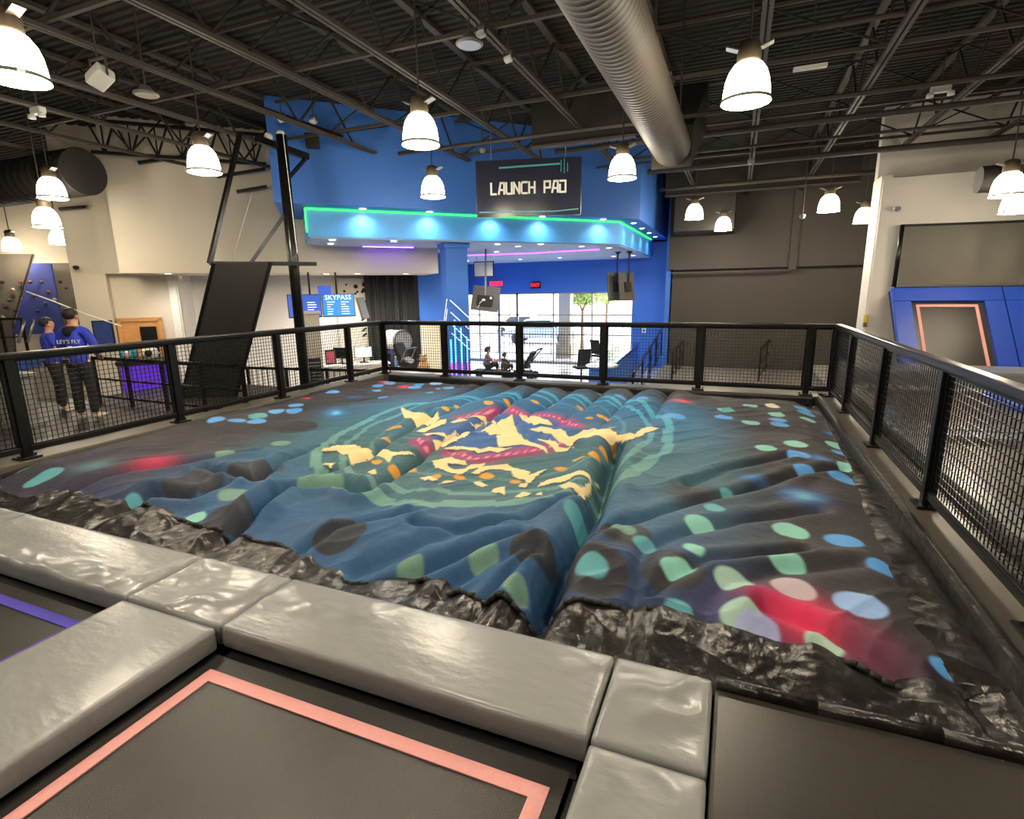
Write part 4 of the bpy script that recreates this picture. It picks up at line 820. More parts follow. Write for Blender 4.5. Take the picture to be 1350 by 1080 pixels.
for z in (1.2, .95): MB().bar(up(fl+DN*.22, z+.28), up(fl-DN*.18, z-.35), .018, .01, up=DE).build('white_strip', M_wh, cs)

# ================================================================== storefront windows and what lies outside
M_alu = mat('pale_aluminium', (150, 146, 140), .4, .5)
M_glass = bpy.data.materials.new('clear_glass'); M_glass.use_nodes = True; nt = M_glass.node_tree; nt.nodes.clear()
ou = nt.nodes.new('ShaderNodeOutputMaterial'); tr = nt.nodes.new('ShaderNodeBsdfTransparent'); gl = nt.nodes.new('ShaderNodeBsdfGlossy'); gl.inputs['Roughness'].default_value = .02; ms = nt.nodes.new('ShaderNodeMixShader'); ms.inputs[0].default_value = .06
nt.links.new(tr.outputs[0], ms.inputs[1]); nt.links.new(gl.outputs[0], ms.inputs[2]); nt.links.new(ms.outputs[0], ou.inputs[0])
xs = [WX0, at_y(632, 400, WY).x, at_y(658, 400, WY).x, at_y(682, 400, WY).x, at_y(730, 400, WY).x, at_y(781, 400, WY).x, WX1]
trz = .67
win = tag(thing('window_1', (WX0, WY, LF), 'storefront glazing', 'window'), kind='structure')
if 'category' in win: del win['category']
for i, x in enumerate(xs): MB().box((x, WY, (LF+wtop)/2), (.05 if i not in (2, 3) else .10, .09, wtop-LF)).build('mullion', M_alu, win)
MB().box(((WX0+WX1)/2, WY, trz), (WX1-WX0, .09, .05)).build('transom', M_alu, win)
MB().box(((WX0+WX1)/2, WY, wtop-.03), (WX1-WX0, .09, .06)).build('head_rail', M_alu, win); MB().box(((WX0+WX1)/2, WY, LF+.05), (WX1-WX0, .10, .10)).build('sill', M_alu, win)
for a, b in zip(xs[:-1], xs[1:]):
    MB().box(((a+b)/2, WY, (LF+trz)/2), (b-a-.04, .012, trz-LF-.04)).build('pane', M_glass, win); MB().box(((a+b)/2, WY, (wtop+trz)/2), (b-a-.04, .012, wtop-trz-.04)).build('pane', M_glass, win)
M_pave = mat('sunlit_pavement', (200, 196, 186), .8, noise=(.5, .1)); M_stucco = mat('pale_stucco', (196, 180, 150), .8, noise=(.8, .08))
structure('ground_outside', MB().box((-12, 42, LF-.12), (70, 39.5, .2)), M_pave)
structure('building_outside', MB().box((-14, 62, 1.5), (60, 2, 6)), M_stucco)
p = at_y(746, 430, 24.5)
structure('pillar_outside', MB().box((p.x, 24.5, 1), (.55, .5, 5)).box((p.x, 24.5, -1.1), (.75, .7, .6)), M_stucco)
rl = thing('outdoor_railing', (-8, 23.8, LF), 'thin dark railing outside the storefront windows', 'railing')
MB().box((-8, 23.8, -.30), (11, .05, .05)).build('top_rail', M_black, rl); MB().box((-8, 23.8, -1.2), (11, .04, .04)).build('bottom_rail', M_black, rl)
b = MB()
for k in range(74): b.box((-13.4+k*.15, 23.8, -.75), (.016, .016, .9))
tag(b.build('baluster', M_black, rl), kind='stuff')
M_leaf = mat('sunlit_leaves', (150, 172, 92), .6, noise=(1, .3)); M_bark = mat('bark', (120, 96, 70), .8)
def tree(p, h, r, seed, label):
    t = thing('tree', p, label, 'tree', 'trees outside the storefront'); rn = random.Random(seed)
    MB().cyl(p, p+Vector((0, 0, h*.55)), .10, .06, 8).cyl(p+Vector((0, 0, h*.5)), p+Vector((.4, .1, h*.8)), .05, .02, 6).cyl(p+Vector((0, 0, h*.5)), p+Vector((-.4, -.1, h*.8)), .05, .02, 6).build('trunk', M_bark, t)
    lf = MB()
    for k in range(900):
        while True:
            q = Vector((rn.uniform(-1, 1), rn.uniform(-1, 1), rn.uniform(-1, 1)))
            if q.length < 1: break
        q = p+Vector((0, 0, h*.75))+Vector((q.x*r, q.y*r, q.z*r*.8)); a = Vector((rn.gauss(0, 1), rn.gauss(0, 1), rn.gauss(0, 1))).normalized()*.10; c = a.orthogonal().normalized()*.06
        lf.add([q-a, q+c, q+a, q-c], [(0, 1, 2, 3)])
    tag(lf.build('crown', M_leaf, t), kind='stuff')
for px, y, h, r, lab in [(768, 27, 4.0, .9, 'leafy tree outside, beside the pale outdoor pillar'), (800, 31, 4.2, 1.1, 'leafy tree outside, behind the hanging televisions'), (672, 46, 5.2, 1.6, 'far tree outside behind the gray television back')]:
    p = at_y(px, 400, y); tree(Vector((p.x, y, LF)), h, r, int(px), lab)
def car(p, ang, m, label):
    t = thing('parked_car', p, label, 'car', 'cars parked outside'); R_ = Matrix.Rotation(ang, 4, 'Z')
    W = lambda x, y, z: p+(R_ @ Vector((x, y, z)))
    prof = [(-2.2, .35), (-2.25, .75), (-1.5, .92), (-.9, 1.42), (.7, 1.45), (1.35, .98), (2.1, .85), (2.2, .35)]
    for nm, pr, yw, mm in (('body', prof, .85, m),):
        vs = [W(x, -yw*(1 if z < 1 else .82), z) for x, z in pr]+[W(x, yw*(1 if z < 1 else .82), z) for x, z in pr]; n = len(pr)
        MB().add(vs, [tuple(range(n)), tuple(range(2*n-1, n-1, -1))]+[(k, n+k, n+(k+1) % n, (k+1) % n) for k in range(n)]).build(nm, mm, t)
    for s in (-1, 1):
        g = [(-1.25, .98), (-.8, 1.36), (.6, 1.38), (1.1, .98)]
        MB().add([W(x, s*(.86 if z < 1 else .72), z) for x, z in g], [(0, 1, 2, 3)]).build('side_window', M_black, t)
        for x in (-1.4, 1.4): MB().cyl(W(x, s*.70, .32), W(x, s*.88, .32), .32, n=16).build('wheel', M_rubber, t)
car(at_z(715, 452, LF).xy.to_3d()*1.0+Vector((0, 0, LF)), 0.1, mat('pale_blue_car_paint', (170, 190, 214), .3, coat=.5), 'pale blue car parked outside, left of the outdoor pillar')
car(at_z(690, 449, LF).xy.to_3d()+Vector((-1.5, 4, LF)), 0.05, mat('white_car_paint', (225, 225, 225), .3, coat=.5), 'white car parked farther outside behind the pale blue one')

# ================================================================== signs and screens in the lobby
M_screen = mat('screen_blue', (20, 110, 190), .3, emit=((20, 128, 214), .9)); M_screen2 = mat('screen_indigo', (50, 60, 160), .3, emit=((30, 96, 190), .8)); M_scrtxt = mat('screen_white', (230, 240, 250), .4, emit=((220, 235, 250), 1.2))
M_red = mat('lit_red', (230, 30, 40), .4, emit=((255, 40, 50), 2.5))
# EXIT
p = at_y(706, 376, WY-.12); t = thing('exit_sign', p, 'small dark exit sign with lit red letters over storefront', 'sign')
MB().box(p, (.44, .05, .28), bev=.01).build('case', M_blackmatte, t); text('letters', 'EXIT', .20, M_red, t, p+Vector((0, -.035, 0)), (1, 0, 0), (0, 0, 1))
MB().box(p+Vector((0, .06, .0)), (.1, .12, .1)).build('bracket', M_blackmatte, t)
# framed pale board high on the blue wall
def framed(nm, c, w, h, ex, mf, mi, label, cat, tilt=0, th=.05):
    t = thing(nm, c, label, cat); ex = Vector(ex).normalized(); a = math.atan2(ex.y, ex.x); n = Vector((ex.y, -ex.x, 0))
    R_ = Matrix.Rotation(tilt, 4, 'X')
    MB().box(c, (w, th, h), rot=a, bev=.01, tilt=R_).build('frame', mf, t)
    q = Matrix.Rotation(a, 4, 'Z') @ R_ @ Vector((0, -th/2-.004, 0))
    MB().box(c+q, (w-.06, .008, h-.06), rot=a, tilt=R_).build('panel', mi, t)
    return t
p = at_y(638, 355, 16.5); f = framed('hanging_board', p, .72, .50, (1, 0, 0), M_black, M_whiteplastic, 'pale framed board hung above the gray television back', 'board')
for s in (-.25, .25): MB().cyl(p+Vector((s, 0, .25)), p+Vector((s, 0, 1.2)), .008, n=6).build('cable', M_steel, f)
# television seen from behind
p = at_y(640, 394, 14.6); t = thing('television', p, 'tilted television seen from behind, right of blue column', 'television'); R_ = Matrix.Rotation(-.18, 4, 'X') @ Matrix.Rotation(.10, 4, 'Y')
MB().box(p, (.88, .05, .72), rot=.0, bev=.015, tilt=R_).build('back_panel', M_tvback, t)
MB().box(p+Vector((0, -.05, -.05)), (.5, .07, .3), bev=.02, tilt=R_).build('mount_plate', M_blackmatte, t)
MB().box(p+Vector((.22, -.09, .02)), (.06, .02, .07)).box(p+Vector((-.02, -.09, -.03)), (.10, .02, .06)).build('label_sticker', M_whiteplastic, t)
MB().tube([p+Vector((-.05, -.1, -.05)), p+Vector((-.14, -.1, -.12)), p+Vector((-.2, -.08, -.24)), p+Vector((-.24, -.06, -.27))], .012, 6).build('cable', M_whiteplastic, t)
MB().cyl(p, Vector((p.x, p.y+.1, 2.87)), .03, n=10).build('ceiling_pole', M_greyplastic, t)
tag(MB().box(at_y(654, 374, 21.88), (.62, .08, .20), bev=.06).build('red_light', mat('lit_pink_red', (240, 60, 90), .4, emit=((240, 50, 80), 1.2)), smooth=True), 'small glowing red sign lamp on blue wall above the tilted television back', 'light')
# two televisions on poles at the right
for (px, py, ptop, w_, lab) in [(811, 378, 813, 'left', 'left one of two gray televisions hung on poles by windows'), (826, 378, 829, 'right', 'right one of two gray televisions hung on poles by windows')]:
    p = at_y(px, py, 18.0); t = thing('television', p, lab, 'television'); R_ = Matrix.Rotation(-.12, 4, 'X')
    MB().box(p, (.80, .06, .90), rot=1.15, bev=.015, tilt=R_).build('back_panel', M_tvback, t)
    MB().box(p+Vector((.05, -.04, 0)), (.3, .08, .3), rot=1.08, bev=.02, tilt=R_).build('mount_plate', M_blackmatte, t)
    MB().cyl(p+Vector((.06, 0, -.05)), Vector((p.x+.06, p.y, 2.88)), .028, n=10).lathe(Vector((p.x+.06, p.y, 2.86)), [(.0, -.08), (.04, -.08), (.11, 0)], 12).build('ceiling_pole', M_black, t)
# menu screens
qa, qb = at_d(379, 404, 20.5), at_d(468, 404, 20.5); L = (qb-qa).length
t = thing('menu_screens', (qa+qb)/2, 'blue lit pair of menu screens headed SKYPASS, hung over desk', 'screens')
R_ = Matrix.Rotation(-.22, 4, 'X'); a45 = math.pi/4
for i, u in enumerate((.25, .75)):
    c = qa+(qb-qa)*u; c.z = 1.36
    sp = MB().box(c, (L/2-.01, .06, .58), rot=a45, bev=.01, tilt=R_).build('screen_case', M_black, t)
    off = Matrix.Rotation(a45, 4, 'Z') @ R_
    MB().box(c+off @ Vector((0, -.034, 0)), (L/2-.05, .006, .54), rot=a45, tilt=R_).build('screen_image', M_screen if i else M_screen2, sp, wpos=world_pos(t))
    exs = off @ Vector((1, 0, 0)); ezs = off @ Vector((0, 0, 1)); fr_ = off @ Vector((0, -.042, 0))
    if i: text('heading', 'SKYPASS', .17, M_scrtxt, t, c+fr_+ezs*.19, exs, ezs, .002)
    ln = MB()
    rn = random.Random(5+i)
    for r_ in range(6):
        for cx in (-.17, .17): ln.bar(c+fr_+ezs*(.08-r_*.06)+exs*(cx*1.0-.11), c+fr_+ezs*(.08-r_*.06)+exs*(cx-.11+rn.uniform(.08, .22)), .004, .016, up=ezs)
    ln.build('text_lines', M_scrtxt, t)
MB().box(qb+DE*.22+Vector((0, 0, -.05))-DN*.25, (.5, .06, .56), rot=1.9, bev=.01, tilt=R_).build('end_screen_back', M_greyplastic, t)
for u in (.34, .74):
    c = qa+(qb-qa)*u; MB().cyl(Vector((c.x, c.y, 1.6))-DN*.06, Vector((c.x, c.y, 2.18))-DN*.06, .025, n=8).build('ceiling_pole', M_black, t)
MB().box(qa+(qb-qa)*.56+Vector((0, 0, .40)), (.32, .05, .22), rot=a45, bev=.01, tilt=R_).build('small_monitor', M_screen2, t)
# decorated poster banner and black curtain
c = at_d(466, 405, 24.2); t = thing('wall_banner', c, 'tall cream banner with dark blots between menu screens and curtain', 'banner')
MB().box(Vector((c.x, c.y, .5)), (.95, .04, 3.2), rot=a45).build('banner_sheet', M_cream, t)
rn = random.Random(4); bl = MB()
for k in range(16):
    u, z = rn.uniform(-.42, .42), rn.uniform(1.35, 2.05); bl.lathe(Vector((c.x, c.y, z))+DE*u+DN*.024, [(0, .004), (rn.uniform(.03, .07), .004)], 9, axis=DN)
bl.build('blot_print', M_blackmatte, t)
bl = MB()
for k in range(5): bl.bar(Vector((c.x, c.y, 1.0-k*.16))+DE*.2+DN*.024, Vector((c.x, c.y, 1.1-k*.16))+DE*.34+DN*.024, .05, .006, up=DN)
bl.build('brush_print', M_blackmatte, t)
ca0, ca1 = at_d(482, 400, 24.0), at_d(553, 400, 24.0); n = 90; t = thing('black_curtain', (ca0+ca1)/2, 'tall black curtain hanging between banner and blue lobby wall', 'curtain')
u, v = np.meshgrid(np.linspace(0, 1, 180), np.linspace(0, 1, 6), indexing='ij'); L = (ca1-ca0).length
fold = .05*np.sin(u*L*22)+.02*np.sin(u*L*51+1)
P = np.stack([ca0.x+(ca1.x-ca0.x)*u+DN.x*fold, ca0.y+(ca1.y-ca0.y)*u+DN.y*fold, LF+.1+(2.25-LF)*v], -1).reshape(-1, 3)
grid_mesh('curtain_cloth', P, 180, 6, M_blackmatte, t)
MB().bar(up(ca0, 2.33), up(ca1, 2.33), .04, .04).build('curtain_rail', M_black, t)
# white door frame on the blue wall
c = at_d(571, 420, 24.0); t = tag(thing('door_1', up(c, LF), None, None), kind='structure')
MB().box(up(c, LF+1.05), (.75, .06, 2.1), rot=a45).build('door_leaf', mat('cream_door', (226, 214, 180), .5), t)
for s in (-1, 1): MB().box(up(c, LF+1.05)+DE*s*.40, (.06, .10, 2.16), rot=a45).build('door_jamb', M_white, t)
MB().box(up(c, LF+2.14), (.86, .10, .06), rot=a45).build('door_head', M_white, t); MB().cyl(up(c, LF+1.0)+DE*.28+DN*.03, up(c, LF+1.0)+DE*.28+DN*.09, .025, n=8).build('door_handle', M_steel, t)
# oak door unit in the cream recess
c = at_d(187, 440, 23.17); t = tag(thing('door_2', up(c, LF), None, None), kind='structure'); w_ = (at_d(213, 440, 23.17)-at_d(159, 440, 23.17)).length
MB().box(up(c, LF+1.22), (w_, .05, 2.44), rot=a45).build('door_leaf', M_wood, t)
MB().box(up(c, LF+1.9)+DE*.16+DN*.03, (.36, .03, .8), rot=a45).build('dark_pane', M_black, t)
for s in (-1, 1): MB().box(up(c, LF+1.25)+DE*s*w_/2+DN*.02, (.09, .09, 2.5), rot=a45).build('door_jamb', M_wood, t)
MB().box(up(c, LF+2.48)+DN*.02, (w_+.09, .09, .09), rot=a45).build('door_head', M_wood, t); MB().box(up(c, LF+1.45)+DN*.03, (w_, .03, .08), rot=a45).build('door_rail', M_wood, t)
# poster on white corner
c = at_d(137, 440, 22.7); framed('wall_poster', c, .42, .64, DE, M_black, mat('navy_poster', (40, 60, 120), .4, noise=(6, .5)), 'small navy poster on cream wall between staff and oak door', 'poster')
p = at_d(102, 353, 22.8); t = thing('wall_camera', p, 'tiny dark camera bracket on the cream wall', 'camera'); MB().cyl(p-DN*.05, p+DN*.1, .03, n=8).lathe(p+DN*.1, [(0, -.06), (.06, -.02), (.06, .03), (0, .05)], 10).build('camera_body', M_blackmatte, t)
p = at_y(1181, 276, 14.45); t = thing('wall_camera', p, 'tiny dark camera on white end wall above the net', 'camera'); MB().cyl(p+Vector((0, .1, 0)), p-Vector((0, .1, 0)), .03, n=8).lathe(p-Vector((0, .1, 0)), [(0, -.06), (.07, -.02), (.07, .03), (0, .05)], 12).build('camera_body', M_greyplastic, t)
p = at_y(849, 436, WY-.06); t = thing('wall_switch', p, 'small white switch plate on the blue wall right of windows', 'switch'); MB().box(p, (.16, .02, .2), bev=.006).build('plate', M_whiteplastic, t); MB().box(p-Vector((0, .014, 0)), (.06, .014, .08)).build('rocker', M_blackmatte, t)

# ================================================================== front desk area
M_desk = mat('cream_counter', (206, 196, 176), .5, noise=(2, .05)); M_top = mat('white_counter_top', (230, 228, 222), .3)
def counter(name, a, b, depth, z0, z1, mb_, mt_, label, side=1):
    a, b = Vector(a), Vector(b); a.z = b.z = 0; d = (b-a).normalized(); n = Vector((d.y, -d.x, 0))*side; c = (a+b)/2; L = (b-a).length; an = math.atan2(d.y, d.x)
    t = thing(name, up(c, z0), label, 'counter')
    MB().box(up(c, (z0+z1-.05)/2), (L, depth, z1-.05-z0), rot=an, bev=.01).build('body', mb_, t); MB().box(up(c, z1-.025), (L+.08, depth+.10, .05), rot=an, bev=.012).build('worktop', mt_, t)
    MB().box(up(c, z0+.05)+n*(depth/2+.004), (L-.05, .012, .1), rot=an).build('kick_plate', M_black, t)
    k = int(L/1.0)
    for i in range(1, k+1): MB().box(up(a+d*(L*i/(k+1)), (z0+z1)/2)+n*(depth/2+.002), (.014, .01, z1-z0-.2), rot=an).build('joint', M_greyplastic, t)
    return t
fa, fb = at_d(418, 440, 23.1), at_d(508, 440, 23.1)
counter('front_desk', tuple(fa), tuple(fb), .6, LF, -.35, M_desk, M_top, 'long pale front desk below the menu screens')
wa, wb = at_z(528, 483, -.35), at_z(560, 490, -.35); wc = (wa+wb)/2
counter('front_desk', tuple(wa), tuple(wb), .6, LF, -.35, M_desk, M_top, 'short pale desk wing under black infant seat beside column')
bc = counter('side_counter', (-3.35, 14.4, 0), (-3.75, 21.2, 0), .62, LF, -.36, M_blue, mat('navy_counter_top', (46, 62, 108), .15), 'long blue counter with dark top running toward the windows')
pz = at_z(812, 488, -.33); tag(MB().lathe(Vector((-3.25, 14.2, -.37)), [(0, 0), (.40, 0), (.44, .02), (.44, .045), (.40, .06), (0, .06)], 28).build('round_counter_end', M_top), 'round white counter end at near end of the blue counter', 'counter top')
# tall black fan tower on a beige pillar
c = up(at_d(410, 440, 19.6), LF)
t = thing('beige_pier', c, 'square beige pier carrying the tall black louvred unit', 'pier'); MB().box(c+Vector((0, 0, 1.3)), (.42, .42, 2.6), rot=a45).build('pier_body', M_desk, t); MB().box(c+Vector((0, 0, 2.62)), (.5, .5, .06), rot=a45).build('pier_cap', M_desk, t)
t = thing('louvre_unit', c+DN*.25, 'tall black louvred heater unit behind the left fence corner', 'heater'); MB().box(c+DN*.32+Vector((0, 0, .95)), (.30, .2, 1.2), rot=a45, bev=.02).build('case', M_blackmatte, t)
for k in range(14): MB().box(c+DN*.43+Vector((0, 0, .45+k*.078)), (.26, .03, .03), rot=a45).build('louvre', M_greyplastic, t)
# desk things
def monitor(p, ang, label, mscr=None):
    t = thing('monitor', p, label, 'monitor'); R_ = Matrix.Rotation(ang, 4, 'Z')
    MB().box(p+Vector((0, 0, .02)), (.24, .18, .02), rot=ang, bev=.008).cyl(p, p+Vector((0, 0, .2)), .025, n=8).build('stand', M_blackmatte, t)
    MB().box(p+Vector((0, 0, .32)), (.50, .04, .32), rot=ang, bev=.01).build('case', M_black, t); MB().box(p+Vector((0, 0, .32))+R_ @ Vector((0, -.024, 0)), (.47, .006, .29), rot=ang).build('screen', mscr or M_scrtxt, t)
monitor(up(at_d(478, 450, 23.0), -.35), a45, 'desk monitor with lit white screen, on front desk')
monitor(up(at_d(449, 450, 23.0), -.35), a45+2.6, 'dark monitor turned away at the left of front desk', M_black)
p = up(at_d(434, 450, 23.0), -.35); t = thing('framed_notice', p, 'small framed red notice standing on the front desk', 'notice'); MB().box(p+Vector((0, 0, .22)), (.30, .03, .42), rot=a45, tilt=Matrix.Rotation(-.1, 4, 'X')).build('frame', M_blackmatte, t); MB().box(p+Vector((0, 0, .22))+DN*.022, (.22, .01, .32), rot=a45, tilt=Matrix.Rotation(-.1, 4, 'X')).build('notice_sheet', mat('dark_red', (150, 60, 70), .5), t)
# drum on the back counter
p = at_z(520, 458, .0); p = Vector((p.x*.86, p.y*.86, -.05)); 
p = up(at_d(524, 450, 23.2), .26); t = thing('prize_drum', p-Vector((0, 0, .17)), 'white drum with a dark ringed end behind front desk', 'drum')
ax_ = Vector((.75, -.35, 0)).normalized()
MB().cyl(p-ax_*.42, p+ax_*.30, .30, n=24).build('drum_shell', M_whiteplastic, t, smooth=False); MB().lathe(p+ax_*.30, [(.33, -.03), (.33, .05), (.26, .06), (.0, .05)], 24, axis=ax_).build('drum_end', M_greyplastic, t); MB().lathe(p+ax_*.30, [(.30, .06), (.32, .06), (.32, .075), (.30, .075)], 24, axis=ax_).build('drum_ring', M_blackmatte, t)
MB().box(p+Vector((0, 0, -.36)), (.5, .4, .10), rot=-.4).box(p+Vector((0, 0, -1.03)), (.4, .3, 1.26), rot=-.4).build('drum_stand', mat('navy_plastic', (40, 46, 90), .5), t)
# black reclined seat on the desk wing
p = wc+(wa-wb)*.12+Vector((0, 0, .0)); p.z = -.35; t = thing('infant_seat', p, 'black infant carrier seat standing on the desk wing', 'infant seat')
b = MB(); pr = [(-.34, .62), (-.30, .68), (-.05, .22), (.22, .14), (.36, .30), (.42, .26), (.28, .02), (-.02, .0), (-.18, .12)]
for s0, s1 in ((-.22, .22),): b.add([p+Vector((x, s0, z)) for x, z in pr]+[p+Vector((x, s1, z)) for x, z in pr], [tuple(range(9)), tuple(range(17, 8, -1))]+[(k, 9+k, 9+(k+1) % 9, (k+1) % 9) for k in range(9)])
b.build('shell', M_blackmatte, t); MB().tube([p+Vector((-.1, -.24, .2)), p+Vector((.1, -.24, .55)), p+Vector((.1, .24, .55)), p+Vector((-.1, .24, .2))], .018, 8).build('carry_handle', M_greyplastic, t); MB().box(p+Vector((.02, 0, .2)), (.3, .34, .08), bev=.03, tilt=Matrix.Rotation(.5, 4, 'Y')).build('cushion', M_greyplastic, t)
def bottle(p, m, h, r, label):
    t = thing('drink_bottle', p, label, 'bottle'); MB().lathe(p, [(0, 0), (r, 0), (r, h*.62), (r*.45, h*.8), (r*.4, h*.9), (0, h*.9)], 14).build('bottle_body', m, t, smooth=True); MB().cyl(p+Vector((0, 0, h*.88)), p+Vector((0, 0, h)), r*.48, n=10).build('cap', M_whiteplastic, t)
bottle(up(wa, -.35)+DN*.16, mat('red_plastic', (200, 40, 50), .4), .26, .05, 'red drink bottle on the desk wing'); bottle(up(wa, -.35)+DN*.12-DE*.14, mat('clear_blue_plastic', (150, 190, 210), .3), .30, .045, 'pale blue drink bottle left of the red one on the desk')
p = wb+(wa-wb)*.04; p.z = -.35; t = thing('plush_toy', p, 'tan plush toy sitting on the desk wing beside column', 'toy'); MT = mat('tan_plush', (196, 150, 100), .9)
MB().lathe(p, [(0, 0), (.13, .02), (.16, .12), (.10, .24), (0, .26)], 14).build('plush_body', MT, t, smooth=True); MB().lathe(p+Vector((0, 0, .24)), [(0, 0), (.09, .03), (.10, .10), (.05, .17), (0, .18)], 14).build('plush_head', MT, t, smooth=True)
for s in (-1, 1): MB().lathe(p+Vector((s*.07, 0, .38)), [(0, 0), (.035, .02), (.03, .06), (0, .07)], 8).build('plush_ear', MT, t, smooth=True)
# prize machine glowing violet
c = at_d(193, 470, 20.2); c = Vector((c.x, c.y, LF)); M_vio = mat('violet_lit_acrylic', (120, 70, 220), .3, emit=((98, 40, 235), .3)); t = thing('prize_machine', c, 'violet lit prize machine with glass cabinet near oak door', 'prize machine')
MB().box(c+Vector((0, 0, .40)), (1.0, .9, .80), rot=a45, bev=.03).build('base_cabinet', M_blackmatte, t); MB().box(c+Vector((0, 0, 1.2)), (.9, .8, .78), rot=a45, bev=.02).build('glass_cabinet', M_vio, t); MB().box(c+Vector((0, 0, 1.63)), (1.0, .9, .10), rot=a45, bev=.02).build('crown', M_blackmatte, t)
for s in (-1, 1):
    for e in (-1, 1): MB().box(c+Vector((0, 0, 1.2))+DE*s*.45+DN*e*.40, (.05, .05, .80), rot=a45).build('corner_post', M_steel, t)
MB().box(c+DN*.47+Vector((0, 0, .86)), (.6, .10, .08), rot=a45, bev=.01).build('control_shelf', M_steel, t); rn = random.Random(2)
for k in range(5): MB().lathe(c+Vector((0, 0, .86))+DE*(-.32+k*.16)+DN*.40, [(0, 0), (.06, .02), (.07, .08), (.03, .13), (0, .14)], 10).build('prize', mat(('prize_violet', 'prize_blue')[k % 2], ((150, 60, 240), (60, 60, 200))[k % 2], .4, emit=((120, 40, 240), .8)), t, smooth=True)
for k, (u, m, lab) in enumerate([(-.28, mat('teal_plush', (30, 150, 170), .7), 'teal plush ball sitting on top of the violet prize machine'), (.12, M_white, 'white plush ball on the right of the prize machine top')]):
    q_ = c+Vector((0, 0, 1.68))+DE*u+DN*.2; t2 = thing('plush_toy', q_, lab, 'toy'); MB().lathe(q_, [(0, 0), (.12, .02), (.18, .12), (.15, .22), (.06, .28), (0, .29)], 14).build('plush_body', m, t2, smooth=True)
    MB().lathe(q_+DN*.14+Vector((0, 0, .14)), [(0, .06), (.07, .03), (.08, 0)], 10, axis=DN).build('plush_face', M_whiteplastic if k == 0 else M_blackmatte, t2, smooth=True)

# ================================================================== stair rails and ramp right of the lobby counter
def railing(name, a, b, h, m, label, n, mid=False):
    a, b = Vector(a), Vector(b); t = thing(name, a, label, 'railing'); d = b-a
    MB().bar(a+Vector((0, 0, h)), b+Vector((0, 0, h)), .05, .06).build('hand_rail', m, t)
    MB().bar(a+Vector((0, 0, .14)), b+Vector((0, 0, .14)), .04, .04).build('lower_rail', m, t)
    for i in range(n): p = a+d*(i/(n-1)); MB().box(p+Vector((0, 0, h/2)), (.05, .05, h)).build('post', m, t)
    MB().bar(a+Vector((0, 0, h*.55)), b+Vector((0, 0, h*.55)), .03, .03).build('middle_rail', m, t)
    if not mid: return t
    bl = MB(); L = d.length; k = int(L/.14)
    for i in range(1, k): p = a+d*(i/k); bl.box(p+Vector((0, 0, (h+.14)/2)), (.014, .014, h-.14))
    tag(bl.build('baluster', m, t), kind='stuff')
    return t
railing('stair_railing', (-2.2, 13.0, LF+.1), (-2.42, 20.0, -.68), .95, M_black, 'black sloping hand rail beside the blue counter', 5)
railing('stair_railing', (-1.66, 16.6, -1.02), (-1.62, 19.6, -.95), .85, M_black, 'black hand rail beside the ramp at charcoal wall', 4)
railing('stair_railing', at_z(1000, 500, -.95).xy.to_3d()+Vector((0, 0, -1.02)), at_z(1016, 478, -1.02).xy.to_3d()+Vector((0, 0, -1.02)), .95, M_black, 'black rail standing before charcoal wall at the far right corner', 3)
rb = MB(); rb.add([(-2.3, 12.2, LF), (-1.7, 12.2, LF), (-1.7, 19.9, LF), (-2.3, 19.9, LF), (-2.3, 12.2, LF+.02), (-1.7, 12.2, LF+.02), (-1.7, 19.9, -1.0), (-2.3, 19.9, -1.0)], [(0, 3, 2, 1), (4, 5, 6, 7), (0, 1, 5, 4), (1, 2, 6, 5), (2, 3, 7, 6), (3, 0, 4, 7)])
structure('floor_ramp', rb, M_greyramp)
# rails on the staff deck and beyond
railing('deck_railing', (-10.9, 6.15, -.3), (-7.05, 6.05, -.3), .85, M_black, 'low black rail behind left fence, in front of the leaning board', 5, False)
railing('lobby_railing', (-11.4, 8.9, LF), (-7.3, 9.5, LF), 1.4, M_black, 'black rail in the lobby behind the left fence corner', 5, True)
q0, q1 = at_d(-60, 425, 24.5), at_d(28, 420, 24.5); q0.z = q1.z = .0
railing('climb_railing', (q0.x, q0.y, .15), (q1.x, q1.y, .15), 1.0, M_black, 'black rail before climbing wall at far left edge', 4)
structure('floor_climb_deck', MB().box((q1.x-1.9, q1.y-1.0, -.05), (3.6, 1.6, .3), rot=a45), mat('blue_floor_mat', (46, 92, 170), .6))
a, b = at_d(24, 452, 23.8), at_d(32, 422, 23.8)
for i, sft in enumerate((0, .18)): tag(MB().cyl(a+DE*sft, b+DE*sft+Vector((0, 0, .0)), .035, n=10).build('chrome_rail', M_steel, smooth=True), 'sloping chrome stair rail at far left, ' + ('left' if i == 0 else 'right') + ' of two', 'hand rail')
